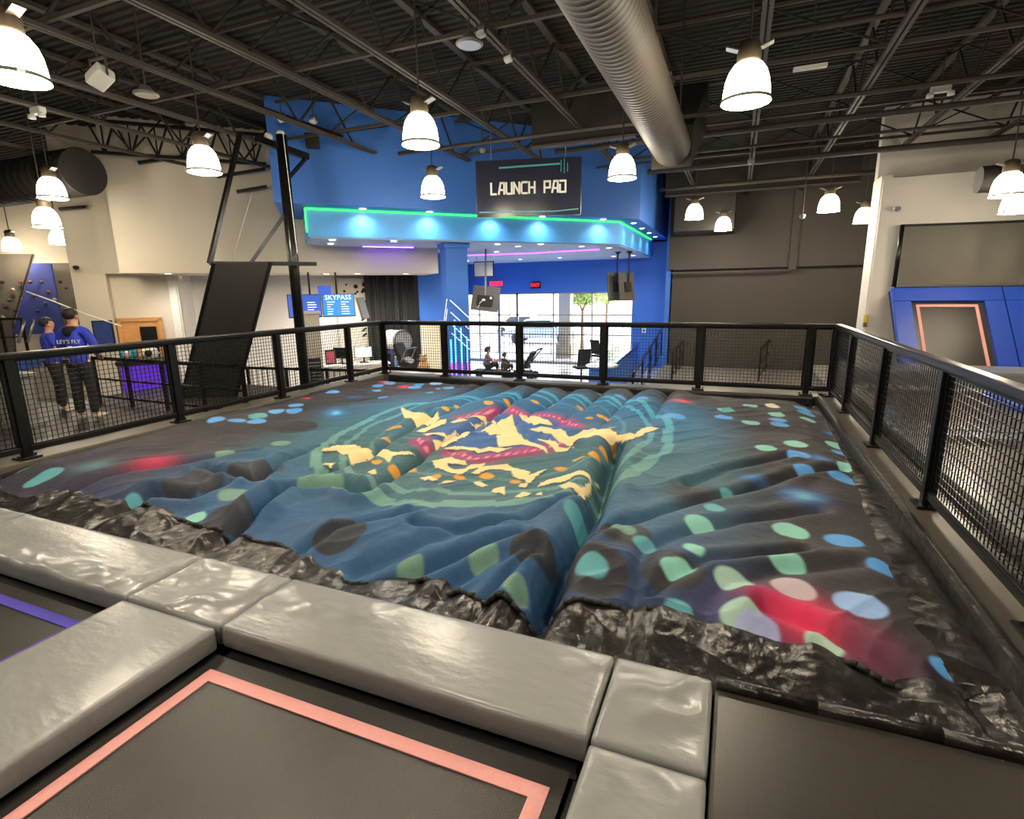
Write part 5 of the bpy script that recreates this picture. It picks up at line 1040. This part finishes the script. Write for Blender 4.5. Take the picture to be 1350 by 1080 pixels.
# climbing wall
M_climb = mat('grey_climbing_panel', (104, 97, 86), .8, noise=(2, .12), bump=(20, .08)); M_climbblue = mat('blue_climbing_panel', (46, 58, 128), .8, noise=(2, .1), bump=(20, .08))
cw = thing('climbing_wall', at_d(40, 440, 29), 'grey climbing wall with leaning blue section at far left', 'climbing wall')
def panel(q4, m, th=.15):
    MB().slab(q4, th).build('climbing_panel', m, cw)
A_ = [at_d(x, y, 29.0) for x, y in ((-160, 335), (42, 335), (16, 425), (16, 470), (-160, 470))]; A_[3].z = A_[2].z-1.6; A_[4].z = A_[3].z
panel([A_[4], A_[3], A_[2], A_[1], A_[0]], M_climb)
B_ = [at_d(42, 347, 28.4), at_d(66, 347, 28.4), at_d(84, 440, 28.0), at_d(16, 440, 28.0)]; panel([B_[3], B_[2], B_[1], B_[0]], M_climbblue)
Cc = [at_d(66, 347, 28.9), at_d(105, 347, 28.9), at_d(120, 470, 28.9), at_d(84, 470, 28.5)]; panel([Cc[3], Cc[2], Cc[1], Cc[0]], M_climb)
structure('wall_above_climbing', MB().prism([at_d(-180, 340, 29.2), at_d(112, 340, 29.2), at_d(112, 340, 29.2)+BK*.3, at_d(-180, 340, 29.2)+BK*.3], LF, 4.6), M_cream)
rn = random.Random(7); HC = [(40, 40, 44), (170, 160, 142), (120, 62, 52), (62, 70, 58), (56, 56, 96)]
for k, (px, py) in enumerate([(3, 372), (17, 382), (27, 372), (12, 396), (20, 409), (7, 405), (4, 418), (45, 390), (55, 372), (60, 400), (50, 410), (72, 395), (64, 385), (88, 380), (95, 400), (80, 372), (30, 395), (40, 372)]):
    cdep = 28.9 if px < 35 or px > 75 else 28.2
    p = at_d(px, py, cdep-.05); MB().lathe(p, [(0, .06), (.04, .045), (.055, 0)], 8, axis=DN).build('climbing_hold', mat('hold_%d' % (k % 5), HC[k % 5], .7), cw, smooth=True)
tag(MB().tube([at_d(34, 384, 21.5), at_d(70, 397, 21.5), at_d(110, 413, 21.5), at_d(160, 430, 21.5)], .012, 6).build('guy_rope', M_whiteplastic), 'thin pale rope slanting down behind the two staff', 'rope')

# ================================================================== tower with leaning board
tp = Vector((-7.95, 8.28, -.3)); T = thing('climb_tower', tp, 'black steel post tower with braces left of the lobby', 'tower')
MB().cyl(tp, up(tp, 4.5), .10, n=16).build('post', M_black, T, smooth=True); MB().box(tp+Vector((0, 0, .015)), (.4, .4, .03), bev=.004).build('base_plate', M_black, T)
ba, bb = Vector((-8.75, 7.10, 2.2)), Vector((-7.45, 8.35, 2.2))
MB().bar(ba, bb, .10, .07).build('board_beam', M_black, T)
ta, tb = at_z(338, 183, 4.42), at_z(406, 207, 4.3); MB().bar(ta, tb, .10, .12).build('top_arm', M_black, T)
MB().bar(at_z(402, 210, 4.25), up(tp, 3.7), .05, .06).build('upper_brace', M_black, T); MB().bar(up(tp, 3.2), Vector((-8.3, 7.6, 2.22)), .05, .06).build('lower_brace', M_black, T)
MB().bar(at_z(316, 178, 4.55), ba, .07, .07).cyl(at_z(316, 178, 4.55)-Vector((0, 0, .03)), at_z(316, 178, 4.55)+Vector((0, 0, .05)), .05, n=10).build('tilted_tube', M_black, T)
MB().cyl(at_z(373, 175, 4.5), up(tp, 2.4)+Vector((.12, 0, 0)), .008, n=6).build('cable', M_whiteplastic, T)
MB().cyl(at_z(332, 255, 3.4), at_z(306, 345, 2.22), .006, n=6).build('guy_cable', M_greyplastic, T)
for i, (px, py) in enumerate([(354, 181), (370, 178)]): MB().lathe(at_z(px, py, 4.5), [(0, -.06), (.07, -.04), (.08, .02), (.05, .07), (0, .08)], 12).build('pulley', M_whiteplastic, T, smooth=True)
bd = thing('leaning_board', (-9.4, 7.25, -.3), 'tall black padded board leaning under the tower beam', 'board')
qd = [Vector((-9.86, 7.0, -.3)), Vector((-8.95, 7.47, -.3)), Vector((-7.72, 7.50, 2.2)), Vector((-8.62, 7.08, 2.2))]
bm_ = MB(); nrm = (qd[1]-qd[0]).cross(qd[3]-qd[0]).normalized()
MB().slab(qd, .12).build('board_pad', M_blackmatte, bd)
for s, t_ in ((0, 3), (1, 2)): MB().bar(qd[s]+nrm*.0, qd[t_]+nrm*.0, .04, .05).build('edge_binding', M_black, bd)

# ================================================================== side court at the right
structure('floor_court', MB().box((7.0, 5.4, -.32), (10.7, 18.2, .3)), mat('grey_court_deck', (92, 86, 76), .55, noise=(3, .1)))
def court_tramp(x0, x1, y0, y1, label):
    t = thing('court_trampoline', ((x0+x1)/2, (y0+y1)/2, -.17), label, 'trampoline', 'trampolines of the right court')
    MB().box(((x0+x1)/2, (y0+y1)/2, -.10), (x1-x0-.5, y1-y0-.5, .03), bev=.01).build('bed', mat('brown_grey_bed', (92, 83, 70), .35, noise=(2, .15)), t)
    for (xa, xb, ya, yb) in ((x0, x1, y0, y0+.28), (x0, x1, y1-.28, y1), (x0, x0+.28, y0+.28, y1-.28), (x1-.28, x1, y0+.28, y1-.28)):
        MB().box(((xa+xb)/2, (ya+yb)/2, -.08), (xb-xa-.01, yb-ya-.01, .14), bev=.03).build('edge_pad', M_bluepad if xa > x0+.5 else M_pad, t)
    return t
for i, y in enumerate((1.0, 4.3, 7.6)): court_tramp(1.8, 3.95, y, y+3.2, 'court trampoline behind right fence, %s from the camera' % ('first', 'second', 'third')[i])
for i, y in enumerate((1.0, 4.3, 7.6)): court_tramp(4.0, 6.9, y, y+3.2, 'court trampoline of outer row, %s from the camera' % ('first', 'second', 'third')[i])
tag(MB().box((4.7, 11.6, .02), (5.8, .9, .4), bev=.05).build('bolster_pad', M_pad), 'long grey bolster pad at the foot of wall trampolines', 'pad')
def wall_tramp(x0, x1, label):
    t = thing('wall_trampoline', ((x0+x1)/2, 13.4, -.15), label, 'wall trampoline', 'blue padded wall trampolines')
    zb, zt_, yb, yt = -.15, 1.56, 13.05, 14.3
    P = lambda u, v, o=0: Vector((x0+(x1-x0)*u+.12*(1-v), yb+(yt-yb)*v-o*.81, zb+(zt_-zb)*v+o*.59*0+o*.3))
    W = x1-x0
    def q(u0, u1, v0, v1, o, th, nm, m): MB().slab([P(u0, v0, o), P(u1, v0, o), P(u1, v1, o), P(u0, v1, o)], th).build(nm, m, t)
    q(.16, .84, .03, .86, .03, .04, 'bed', M_bed)
    q(0, .17, 0, .84, .12, .14, 'side_pad', M_bluepad); q(.83, 1, 0, .84, .12, .14, 'side_pad', M_bluepad); q(0, 1, .845, 1, .12, .14, 'top_pad', M_bluepad)
    for a_, b_2, c_, d_ in ((.22, .25, .05, .78), (.75, .78, .05, .78), (.22, .78, .78, .81)): q(a_, b_2, c_, d_, .045, .008, 'marking_tape', M_pink if x0 < 4 else M_violet)
    q(0, 1, 0, 1, -.1, .06, 'frame', M_black)
wall_tramp(3.09, 4.98, 'blue padded wall trampoline with pink tape rectangle, leaning on white wall'); wall_tramp(5.0, 6.9, 'blue padded wall trampoline with violet tape, cut by picture edge')
M_net = bpy.data.materials.new('grey_safety_net'); M_net.use_nodes = True; b_ = M_net.node_tree.nodes['Principled BSDF']; b_.inputs['Base Color'].default_value = (*lin((112, 108, 96)), 1); b_.inputs['Roughness'].default_value = .8; b_.inputs['Alpha'].default_value = .82
nf = thing('safety_net', (5, 14.2, 1.6), 'grey safety net in black frame above the wall trampolines', 'net')
u, v = np.meshgrid(np.linspace(0, 1, 60), np.linspace(0, 1, 20), indexing='ij'); xx = 3.22+4.4*u; zz = 1.66+(2.88-.10*np.sin(np.pi*u)*0-1.66)*v; yy = 14.32+.03*np.sin(u*40)*np.sin(v*3)
tag(grid_mesh('net_sheet', np.stack([xx, yy, zz], -1).reshape(-1, 3), 60, 20, M_net, nf), kind='stuff')
MB().cyl((3.16, 14.34, 1.62), (3.16, 14.3, 2.92), .045, n=12).build('net_pole', M_black, nf, smooth=True)
rp_ = MB(); 
for k in range(24): rp_.bar((3.16+k*.19, 14.3, 2.90-.03*math.sin(k*math.pi/24)), (3.16+(k+1)*.19, 14.3, 2.90-.03*math.sin((k+1)*math.pi/24)), .035, .045).bar((3.16+k*.19, 14.3, 1.60), (3.16+(k+1)*.19, 14.3, 1.60), .035, .04)
rp_.build('edge_rope', M_blackmatte, nf)
p = at_x(1141, 420, 2.72); t = thing('soap_dispenser', p, 'small yellow and brown dispenser on the white corner column', 'dispenser'); MB().box(p, (.06, .12, .18), bev=.01).build('dispenser_body', mat('yellow_plastic', (210, 190, 60), .5), t); MB().box(p-Vector((0, 0, .14)), (.06, .12, .10), bev=.01).build('dispenser_base', mat('brown_plastic', (110, 60, 40), .5), t)
# grey rack behind the left fence
t = thing('shoe_rack', (-8.9, 4.2, -.3), 'grey ribbed crate rack on dark deck behind the two staff', 'rack')
for k in range(6): MB().box((-10.6+k*.13, 4.55, .1), (.05, .35, .75), bev=.02).build('rack_rib', M_greyplastic, t)
MB().box((-10.28, 4.55, .5), (.85, .4, .05), bev=.01).build('rack_top', M_greyplastic, t); MB().box((-10.28, 4.55, -.27), (.85, .4, .06), bev=.01).build('rack_base', M_greyplastic, t)


# ================================================================== people
M_skin = mat('skin', (206, 152, 122), .55); M_hair = mat('dark_brown_hair', (34, 26, 22), .6, noise=(40, .3)); M_hair2 = mat('brown_hair', (58, 40, 30), .6, noise=(40, .3))
M_shirt = mat('royal_blue_cloth', (50, 66, 190), .85, noise=(9, .08), bump=(25, .15)); M_hood = mat('black_cloth', (26, 25, 27), .9, bump=(25, .1)); M_trouser = mat('black_trousers', (30, 29, 33), .9, bump=(20, .12))
M_shoe = mat('pale_trainers', (206, 200, 190), .6)
def skin_mesh(name, pts, edges, m, parent, levels=1, root=0):
    """pts: {key: (pos, radius)}; a single surface grown over the joints"""
    keys = list(pts); me = bpy.data.meshes.new(name); off = world_pos(parent)
    me.from_pydata([tuple(Vector(pts[k][0])-off) for k in keys], [(keys.index(a), keys.index(b)) for a, b in edges], [])
    o = bpy.data.objects.new(name, me); COL.objects.link(o)
    md = o.modifiers.new('s', 'SKIN'); md.use_smooth_shade = True
    for i, k in enumerate(keys):
        r = pts[k][1]; r = r if isinstance(r, tuple) else (r, r); me.skin_vertices[0].data[i].radius = r; me.skin_vertices[0].data[i].use_root = (i == root)
    s2 = o.modifiers.new('d', 'SUBSURF'); s2.levels = levels; s2.render_levels = levels
    bpy.context.view_layer.update()
    ev = o.evaluated_get(bpy.context.evaluated_depsgraph_get()); m2 = bpy.data.meshes.new_from_object(ev)
    bpy.data.objects.remove(o); m2.name = name; m2.materials.clear(); m2.materials.append(m); m2.shade_smooth()
    o = bpy.data.objects.new(name, m2); COL.objects.link(o); o.parent = parent
    return o
def hair_cap(c, R_, r, m, parent, low=-.72):
    b = MB(); n1, n2 = 18, 28; vs = []; fs = []
    P = lambda i, j: (math.pi*i/n1, 2*math.pi*j/n2)
    for i in range(n1+1):
        for j in range(n2):
            a, t = P(i, j); x, y, z = math.sin(a)*math.cos(t), math.sin(a)*math.sin(t), math.cos(a)
            q = r*(1+.05*math.sin(7*t+3*a)*math.sin(a)); vs.append(c+R_ @ Vector((x*q*.93, y*q*1.08, z*q)))
    def keep(i, j):
        a, t = P(i+.5, j+.5); y, z = math.sin(a)*math.sin(t), math.cos(a)
        return z > low and not (y > .30 and z < .42) and not (y > -.15 and z < -.15)
    for i in range(n1):
        for j in range(n2):
            if keep(i, j): fs.append((i*n2+j, i*n2+(j+1) % n2, (i+1)*n2+(j+1) % n2, (i+1)*n2+j))
    b.add(vs, fs); o = b.build('hair', m, parent, smooth=True)
    md = o.modifiers.new('thick', 'SOLIDIFY'); md.thickness = r*.12; md.offset = -1
    return o
def person(loc, rot, H, label, hairm, hood, arm_pose, hair_r=1.0, lean=0., text_s=None):
    k = H/1.75; R_ = Matrix.Rotation(rot, 3, 'Z'); base = Vector(loc)
    W = lambda x, y, z: base+R_ @ Vector((x*k, (y+lean*max(0, z-.95))*k, z*k))
    t = thing('person', base, label, 'person')
    J = {'pelvis': (W(0, 0, .95), .10*k), 'waist': (W(0, .01, 1.08), (.115*k, .085*k)), 'chest': (W(0, 0, 1.28), (.13*k, .095*k)), 'neck0': (W(0, 0, 1.44), .06*k), 'neck': (W(0, .01, 1.50), .05*k),
         'jaw': (W(0, .025, 1.56), .062*k), 'head': (W(0, .02, 1.64), .080*k), 'crown': (W(0, .01, 1.71), .062*k), 'nose': (W(0, .118, 1.60), .012*k), 'brow': (W(0, .075, 1.63), .03*k)}
    E = [('pelvis', 'waist'), ('waist', 'chest'), ('chest', 'neck0'), ('neck0', 'neck'), ('neck', 'jaw'), ('jaw', 'head'), ('head', 'crown'), ('jaw', 'nose')]
    J.pop('brow')
    A = {}
    for s, nm in ((-1, 'l'), (1, 'r')):
        el, wr = arm_pose[nm]
        J['sh'+nm] = (W(s*.175, 0, 1.40), .055*k); J['el'+nm] = (W(*el), .042*k); J['wr'+nm] = (W(*wr), .028*k)
        d = (Vector(wr)-Vector(el)).normalized(); side = Vector((s, 0, 0)); side = (side-d*side.dot(d)).normalized(); pl = Vector(wr)+d*.06
        J['pm'+nm] = (W(*pl), (.036*k, .02*k)); E += [('neck0', 'sh'+nm), ('sh'+nm, 'el'+nm), ('el'+nm, 'wr'+nm), ('wr'+nm, 'pm'+nm)]
        for f in range(4):
            o = side*((f-1.5)*.02); L = (.07, .08, .075, .06)[f]; a = pl+d*.03+o; b = a+d*L*.55+Vector((0, 0, -.005)); c = b+d*L*.4+Vector((0, .01, -.02))
            J['f%d0%s' % (f, nm)] = (W(*a), .0095*k); J['f%d1%s' % (f, nm)] = (W(*b), .009*k); J['f%d2%s' % (f, nm)] = (W(*c), .008*k)
            E += [('pm'+nm, 'f%d0%s' % (f, nm)), ('f%d0%s' % (f, nm), 'f%d1%s' % (f, nm)), ('f%d1%s' % (f, nm), 'f%d2%s' % (f, nm))]
        a = pl-d*.02-side*.045; b = a+d*.05-side*.02; J['t0'+nm] = (W(*a), .011*k); J['t1'+nm] = (W(*b), .009*k); E += [('pm'+nm, 't0'+nm), ('t0'+nm, 't1'+nm)]
        J['hip'+nm] = (W(s*.095, 0, .88), .085*k); J['kn'+nm] = (W(s*.105, .02, .50), .055*k); J['an'+nm] = (W(s*.11, -.02, .09), .038*k); J['toe'+nm] = (W(s*.13, .13, .04), (.04*k, .03*k))
        E += [('pelvis', 'hip'+nm), ('hip'+nm, 'kn'+nm), ('kn'+nm, 'an'+nm), ('an'+nm, 'toe'+nm)]
    skin_mesh('body', J, E, M_skin, t)
    # clothes, each grown a little outside the body
    S = {'hem': (W(0, 0, .80), (.185*k, .135*k)), 'waist': (W(0, 0, 1.05), (.185*k, .13*k)), 'chest': (W(0, 0, 1.27), (.20*k, .135*k)), 'top': (W(0, 0, 1.42), (.11*k, .085*k))}; SE = [('hem', 'waist'), ('waist', 'chest'), ('chest', 'top')]
    for s, nm in ((-1, 'l'), (1, 'r')):
        el, wr = arm_pose[nm]; cf = Vector(wr)*.92+Vector(el)*.08 if hood else Vector(el)*.72+Vector((s*.175, 0, 1.40))*.28
        S['sh'+nm] = (W(s*.18, 0, 1.385), .078*k); SE += [('top', 'sh'+nm)]
        if hood: S['el'+nm] = (W(*el), .062*k); S['cu'+nm] = (W(*cf), .046*k); SE += [('sh'+nm, 'el'+nm), ('el'+nm, 'cu'+nm)]
        else: S['cu'+nm] = (W(*cf), .066*k); SE += [('sh'+nm, 'cu'+nm)]
    sh = skin_mesh('hoodie' if hood else 'shirt', S, SE, M_shirt, t)
    T_ = {'w': (W(0, 0, 1.02), (.15*k, .11*k))}; TE = []
    for s, nm in ((-1, 'l'), (1, 'r')):
        T_['h'+nm] = (W(s*.09, 0, .84), .108*k); T_['k'+nm] = (W(s*.105, .02, .48), .078*k); T_['a'+nm] = (W(s*.11, -.01, .07), .066*k); TE += [('w', 'h'+nm), ('h'+nm, 'k'+nm), ('k'+nm, 'a'+nm)]
        MB().lathe(W(s*.12, .05, .035), [(0, -.035*k), (.06*k, -.035*k), (.065*k, -.01*k), (.05*k, .03*k), (.03*k, .045*k), (0, .045*k)], 14).box(W(s*.13, .12, .025), (.085*k, .16*k, .05*k), rot=rot, bev=.02).build('shoe', M_shoe, t, smooth=True)
    skin_mesh('trousers', T_, TE, M_trouser, t)
    hair_cap(W(0, -.012, 1.655), R_, .098*k*hair_r, hairm, t)
    for s in (-1, 1): MB().lathe(W(s*.083, .01, 1.60), [(0, -.03*k), (.016*k, -.02*k), (.02*k, .01*k), (0, .035*k)], 8).build('ear', M_skin, t, smooth=True); MB().lathe(W(s*.03, .098, 1.635), [(0, -.008*k), (.009*k, 0), (0, .008*k)], 8).build('eye', M_blackmatte, t, smooth=True)
    MB().bar(W(-.022, .088, 1.555), W(.022, .088, 1.555), .008*k, .01*k).build('mouth', mat('lips', (170, 100, 90), .6), t)
    if hood:
        Hd = {'a': (W(-.09, -.02, 1.43), .05*k), 'b': (W(-.055, -.085, 1.42), .062*k), 'c': (W(0, -.115, 1.38), .075*k), 'd': (W(.055, -.085, 1.42), .062*k), 'e': (W(.09, -.02, 1.43), .05*k), 'f': (W(0, -.13, 1.30), .035*k)}
        skin_mesh('hood', Hd, [('a', 'b'), ('b', 'c'), ('c', 'd'), ('d', 'e'), ('c', 'f')], M_hood, t, root=2)
        if text_s:
            n = R_ @ Vector((0, -1, 0)); text('back_print', text_s, .085, M_letter, t, W(0, -.148, 1.235), R_ @ Vector((1, 0, 0)), (0, .0, 1), .006)
            MB().bar(W(-.03, -.142, 1.165), W(.03, -.142, 1.165), .01, .012).bar(W(-.02, -.142, 1.14), W(.02, -.142, 1.14), .01, .01).build('print_mark', M_letter, t)
    return t
p1 = at_z(118, 551, -.3); p1.z = -.3
person(p1, math.radians(28), 1.78, 'person with short dark hair in a royal blue hoodie printed on the back', M_hair, True, {'l': ((-.26, .02, 1.14), (-.20, .20, 1.02)), 'r': ((.26, .02, 1.14), (.18, .20, 1.02))}, text_s="LET'S FLY")
p2 = at_z(84, 541, -.3); p2.z = -.3
person(p2, math.radians(-18), 1.62, 'shorter person in a blue short-sleeved shirt, behind the hooded one', M_hair, False, {'l': ((-.25, -.02, 1.12), (-.22, .12, .92)), 'r': ((.24, .04, 1.13), (.10, .24, 1.06))}, 1.02)

# seated adult with child by the stroller, near the storefront
def seated(loc, rot, k, label, hm, cm):
    base = Vector(loc); R_ = Matrix.Rotation(rot, 3, 'Z'); W = lambda x, y, z: base+R_ @ Vector((x*k, y*k, z*k)); t = thing('person', base, label, 'person')
    J = {'p': (W(0, 0, .12), .12*k), 'w': (W(0, .02, .30), .11*k), 'c': (W(0, .06, .48), (.14*k, .10*k)), 'n': (W(0, .08, .64), .055*k), 'h0': (W(0, .10, .72), .065*k), 'h': (W(0, .10, .80), .085*k), 't': (W(0, .09, .87), .06*k), 'no': (W(0, .20, .76), .013*k)}
    E = [('p', 'w'), ('w', 'c'), ('c', 'n'), ('n', 'h0'), ('h0', 'h'), ('h', 't'), ('h0', 'no')]
    for s, m in ((-1, 'l'), (1, 'r')):
        J['s'+m] = (W(s*.17, .06, .56), .055*k); J['e'+m] = (W(s*.22, .22, .38), .042*k); J['r'+m] = (W(s*.10, .38, .34), .03*k); J['g'+m] = (W(s*.08, .44, .35), .03*k); J['k'+m] = (W(s*.18, .42, .30), .065*k); J['a'+m] = (W(s*.14, .40, .05), .045*k); J['f'+m] = (W(s*.15, .52, .03), .035*k); J['q'+m] = (W(s*.09, .02, .12), .09*k)
        E += [('n', 's'+m), ('s'+m, 'e'+m), ('e'+m, 'r'+m), ('r'+m, 'g'+m), ('p', 'q'+m), ('q'+m, 'k'+m), ('k'+m, 'a'+m), ('a'+m, 'f'+m)]
        for f in range(5):
            a = Vector((s*.08+(f-2)*.016, .46, .35)); b = a+Vector((0, .05, -.01*(1+f % 2))); J['x%d%s' % (f, m)] = (W(*a), .010*k); J['y%d%s' % (f, m)] = (W(*b), .008*k); E += [('g'+m, 'x%d%s' % (f, m)), ('x%d%s' % (f, m), 'y%d%s' % (f, m))]
    skin_mesh('body', J, E, M_skin, t)
    C_ = {'p': (W(0, 0, .12), .15*k), 'w': (W(0, .02, .30), .15*k), 'c': (W(0, .06, .48), (.165*k, .125*k)), 'n': (W(0, .07, .58), .08*k)}; CE = [('p', 'w'), ('w', 'c'), ('c', 'n')]
    for s, m in ((-1, 'l'), (1, 'r')): C_['s'+m] = (W(s*.17, .06, .55), .07*k); C_['e'+m] = (W(s*.22, .22, .38), .058*k); CE += [('n', 's'+m), ('s'+m, 'e'+m)]
    skin_mesh('top', C_, CE, cm, t)
    TT = {'p': (W(0, 0, .10), .13*k)}; TE = []
    for s, m in ((-1, 'l'), (1, 'r')): TT['q'+m] = (W(s*.09, .06, .14), .10*k); TT['k'+m] = (W(s*.18, .42, .30), .08*k); TT['a'+m] = (W(s*.14, .40, .08), .06*k); TE += [('p', 'q'+m), ('q'+m, 'k'+m), ('k'+m, 'a'+m)]
    skin_mesh('trousers', TT, TE, M_trouser, t)
    hair_cap(W(0, .085, .80), R_, .118*k, hm, t, -.9)
s1 = at_z(645, 500, LF); s1.z = LF
bn = thing('low_bench', s1, 'low dark bench carrying the two seated people', 'bench'); MB().box(s1+Vector((.1, 0, .30)), (1.3, .5, .08), bev=.02).build('bench_seat', M_blackmatte, bn)
for s in (-.5, .5): MB().box(s1+Vector((.1+s, 0, .13)), (.08, .4, .26)).build('bench_leg', M_blackmatte, bn)
seated(s1+Vector((-.10, -.02, .30)), math.radians(-60), .95, 'person with brown hair in grey top seated beside the stroller', M_hair2, mat('grey_top', (110, 106, 110), .9))
seated(s1+Vector((.52, .08, .30)), math.radians(-40), .72, 'small child with brown hair seated beside the adult', M_hair2, mat('dark_top', (60, 56, 62), .9))
# stroller
sp = at_z(690, 500, LF); sp.z = LF; st = thing('stroller', sp, 'black pushchair parked near storefront right of seated people', 'stroller')
for x in (-.38, .36):
    for y in (-.26, .26): MB().cyl(sp+Vector((x, y-.025, .14)), sp+Vector((x, y+.025, .14)), .14, n=18).build('wheel', M_rubber, st)
for y in (-.24, .24): MB().tube([sp+Vector((-.38, y, .14)), sp+Vector((.18, y, .55)), sp+Vector((.62, y, 1.08))], .022, 8).tube([sp+Vector((.36, y, .14)), sp+Vector((.05, y, .46))], .022, 8).build('frame_side', M_black, st)
MB().tube([sp+Vector((.62, -.24, 1.08)), sp+Vector((.68, 0, 1.12)), sp+Vector((.62, .24, 1.08))], .028, 8).build('push_handle', M_blackmatte, st)
MB().box(sp+Vector((.02, 0, .48)), (.42, .44, .10), bev=.03, tilt=Matrix.Rotation(.2, 4, 'Y')).build('seat', M_blackmatte, st); MB().box(sp+Vector((.26, 0, .74)), (.10, .44, .58), bev=.03, tilt=Matrix.Rotation(.55, 4, 'Y')).build('backrest', M_blackmatte, st)
MB().box(sp+Vector((.02, 0, .24)), (.5, .4, .14), bev=.03).build('basket', M_blackmatte, st); MB().tube([sp+Vector((-.15, -.22, .6)), sp+Vector((-.22, 0, .62)), sp+Vector((-.15, .22, .6))], .02, 8).build('bumper_bar', M_blackmatte, st)
# office chair at the storefront end of the blue counter
for (px, py, ang, lab) in [(787, 478, .6, 'dark desk chair behind the near end of blue counter'), (808, 462, -.5, 'dark desk chair farther along blue counter near windows')]:
    yc = 16.5 if px < 800 else 19.8; c = at_y(px, py, yc); c = Vector((c.x-.5, yc, LF)); t = thing('desk_chair', c, lab, 'chair')
    for k in range(5): a = 2*math.pi*k/5; MB().bar(c+Vector((0, 0, .10)), c+Vector((.28*math.cos(a), .28*math.sin(a), .06)), .04, .03).lathe(c+Vector((.28*math.cos(a), .28*math.sin(a), 0)), [(0, 0), (.03, .01), (.03, .05), (0, .06)], 8).build('leg', M_black, t)
    MB().cyl(c+Vector((0, 0, .1)), c+Vector((0, 0, .62)), .03, n=10).build('gas_post', M_black, t); MB().box(c+Vector((0, 0, .66)), (.44, .44, .08), rot=ang, bev=.03).build('seat', M_blackmatte, t); MB().box(c+Matrix.Rotation(ang, 3, 'Z') @ Vector((0, -.24, 1.0)), (.42, .07, .55), rot=ang, bev=.03, tilt=Matrix.Rotation(.2, 4, 'X')).build('backrest', M_blackmatte, t)
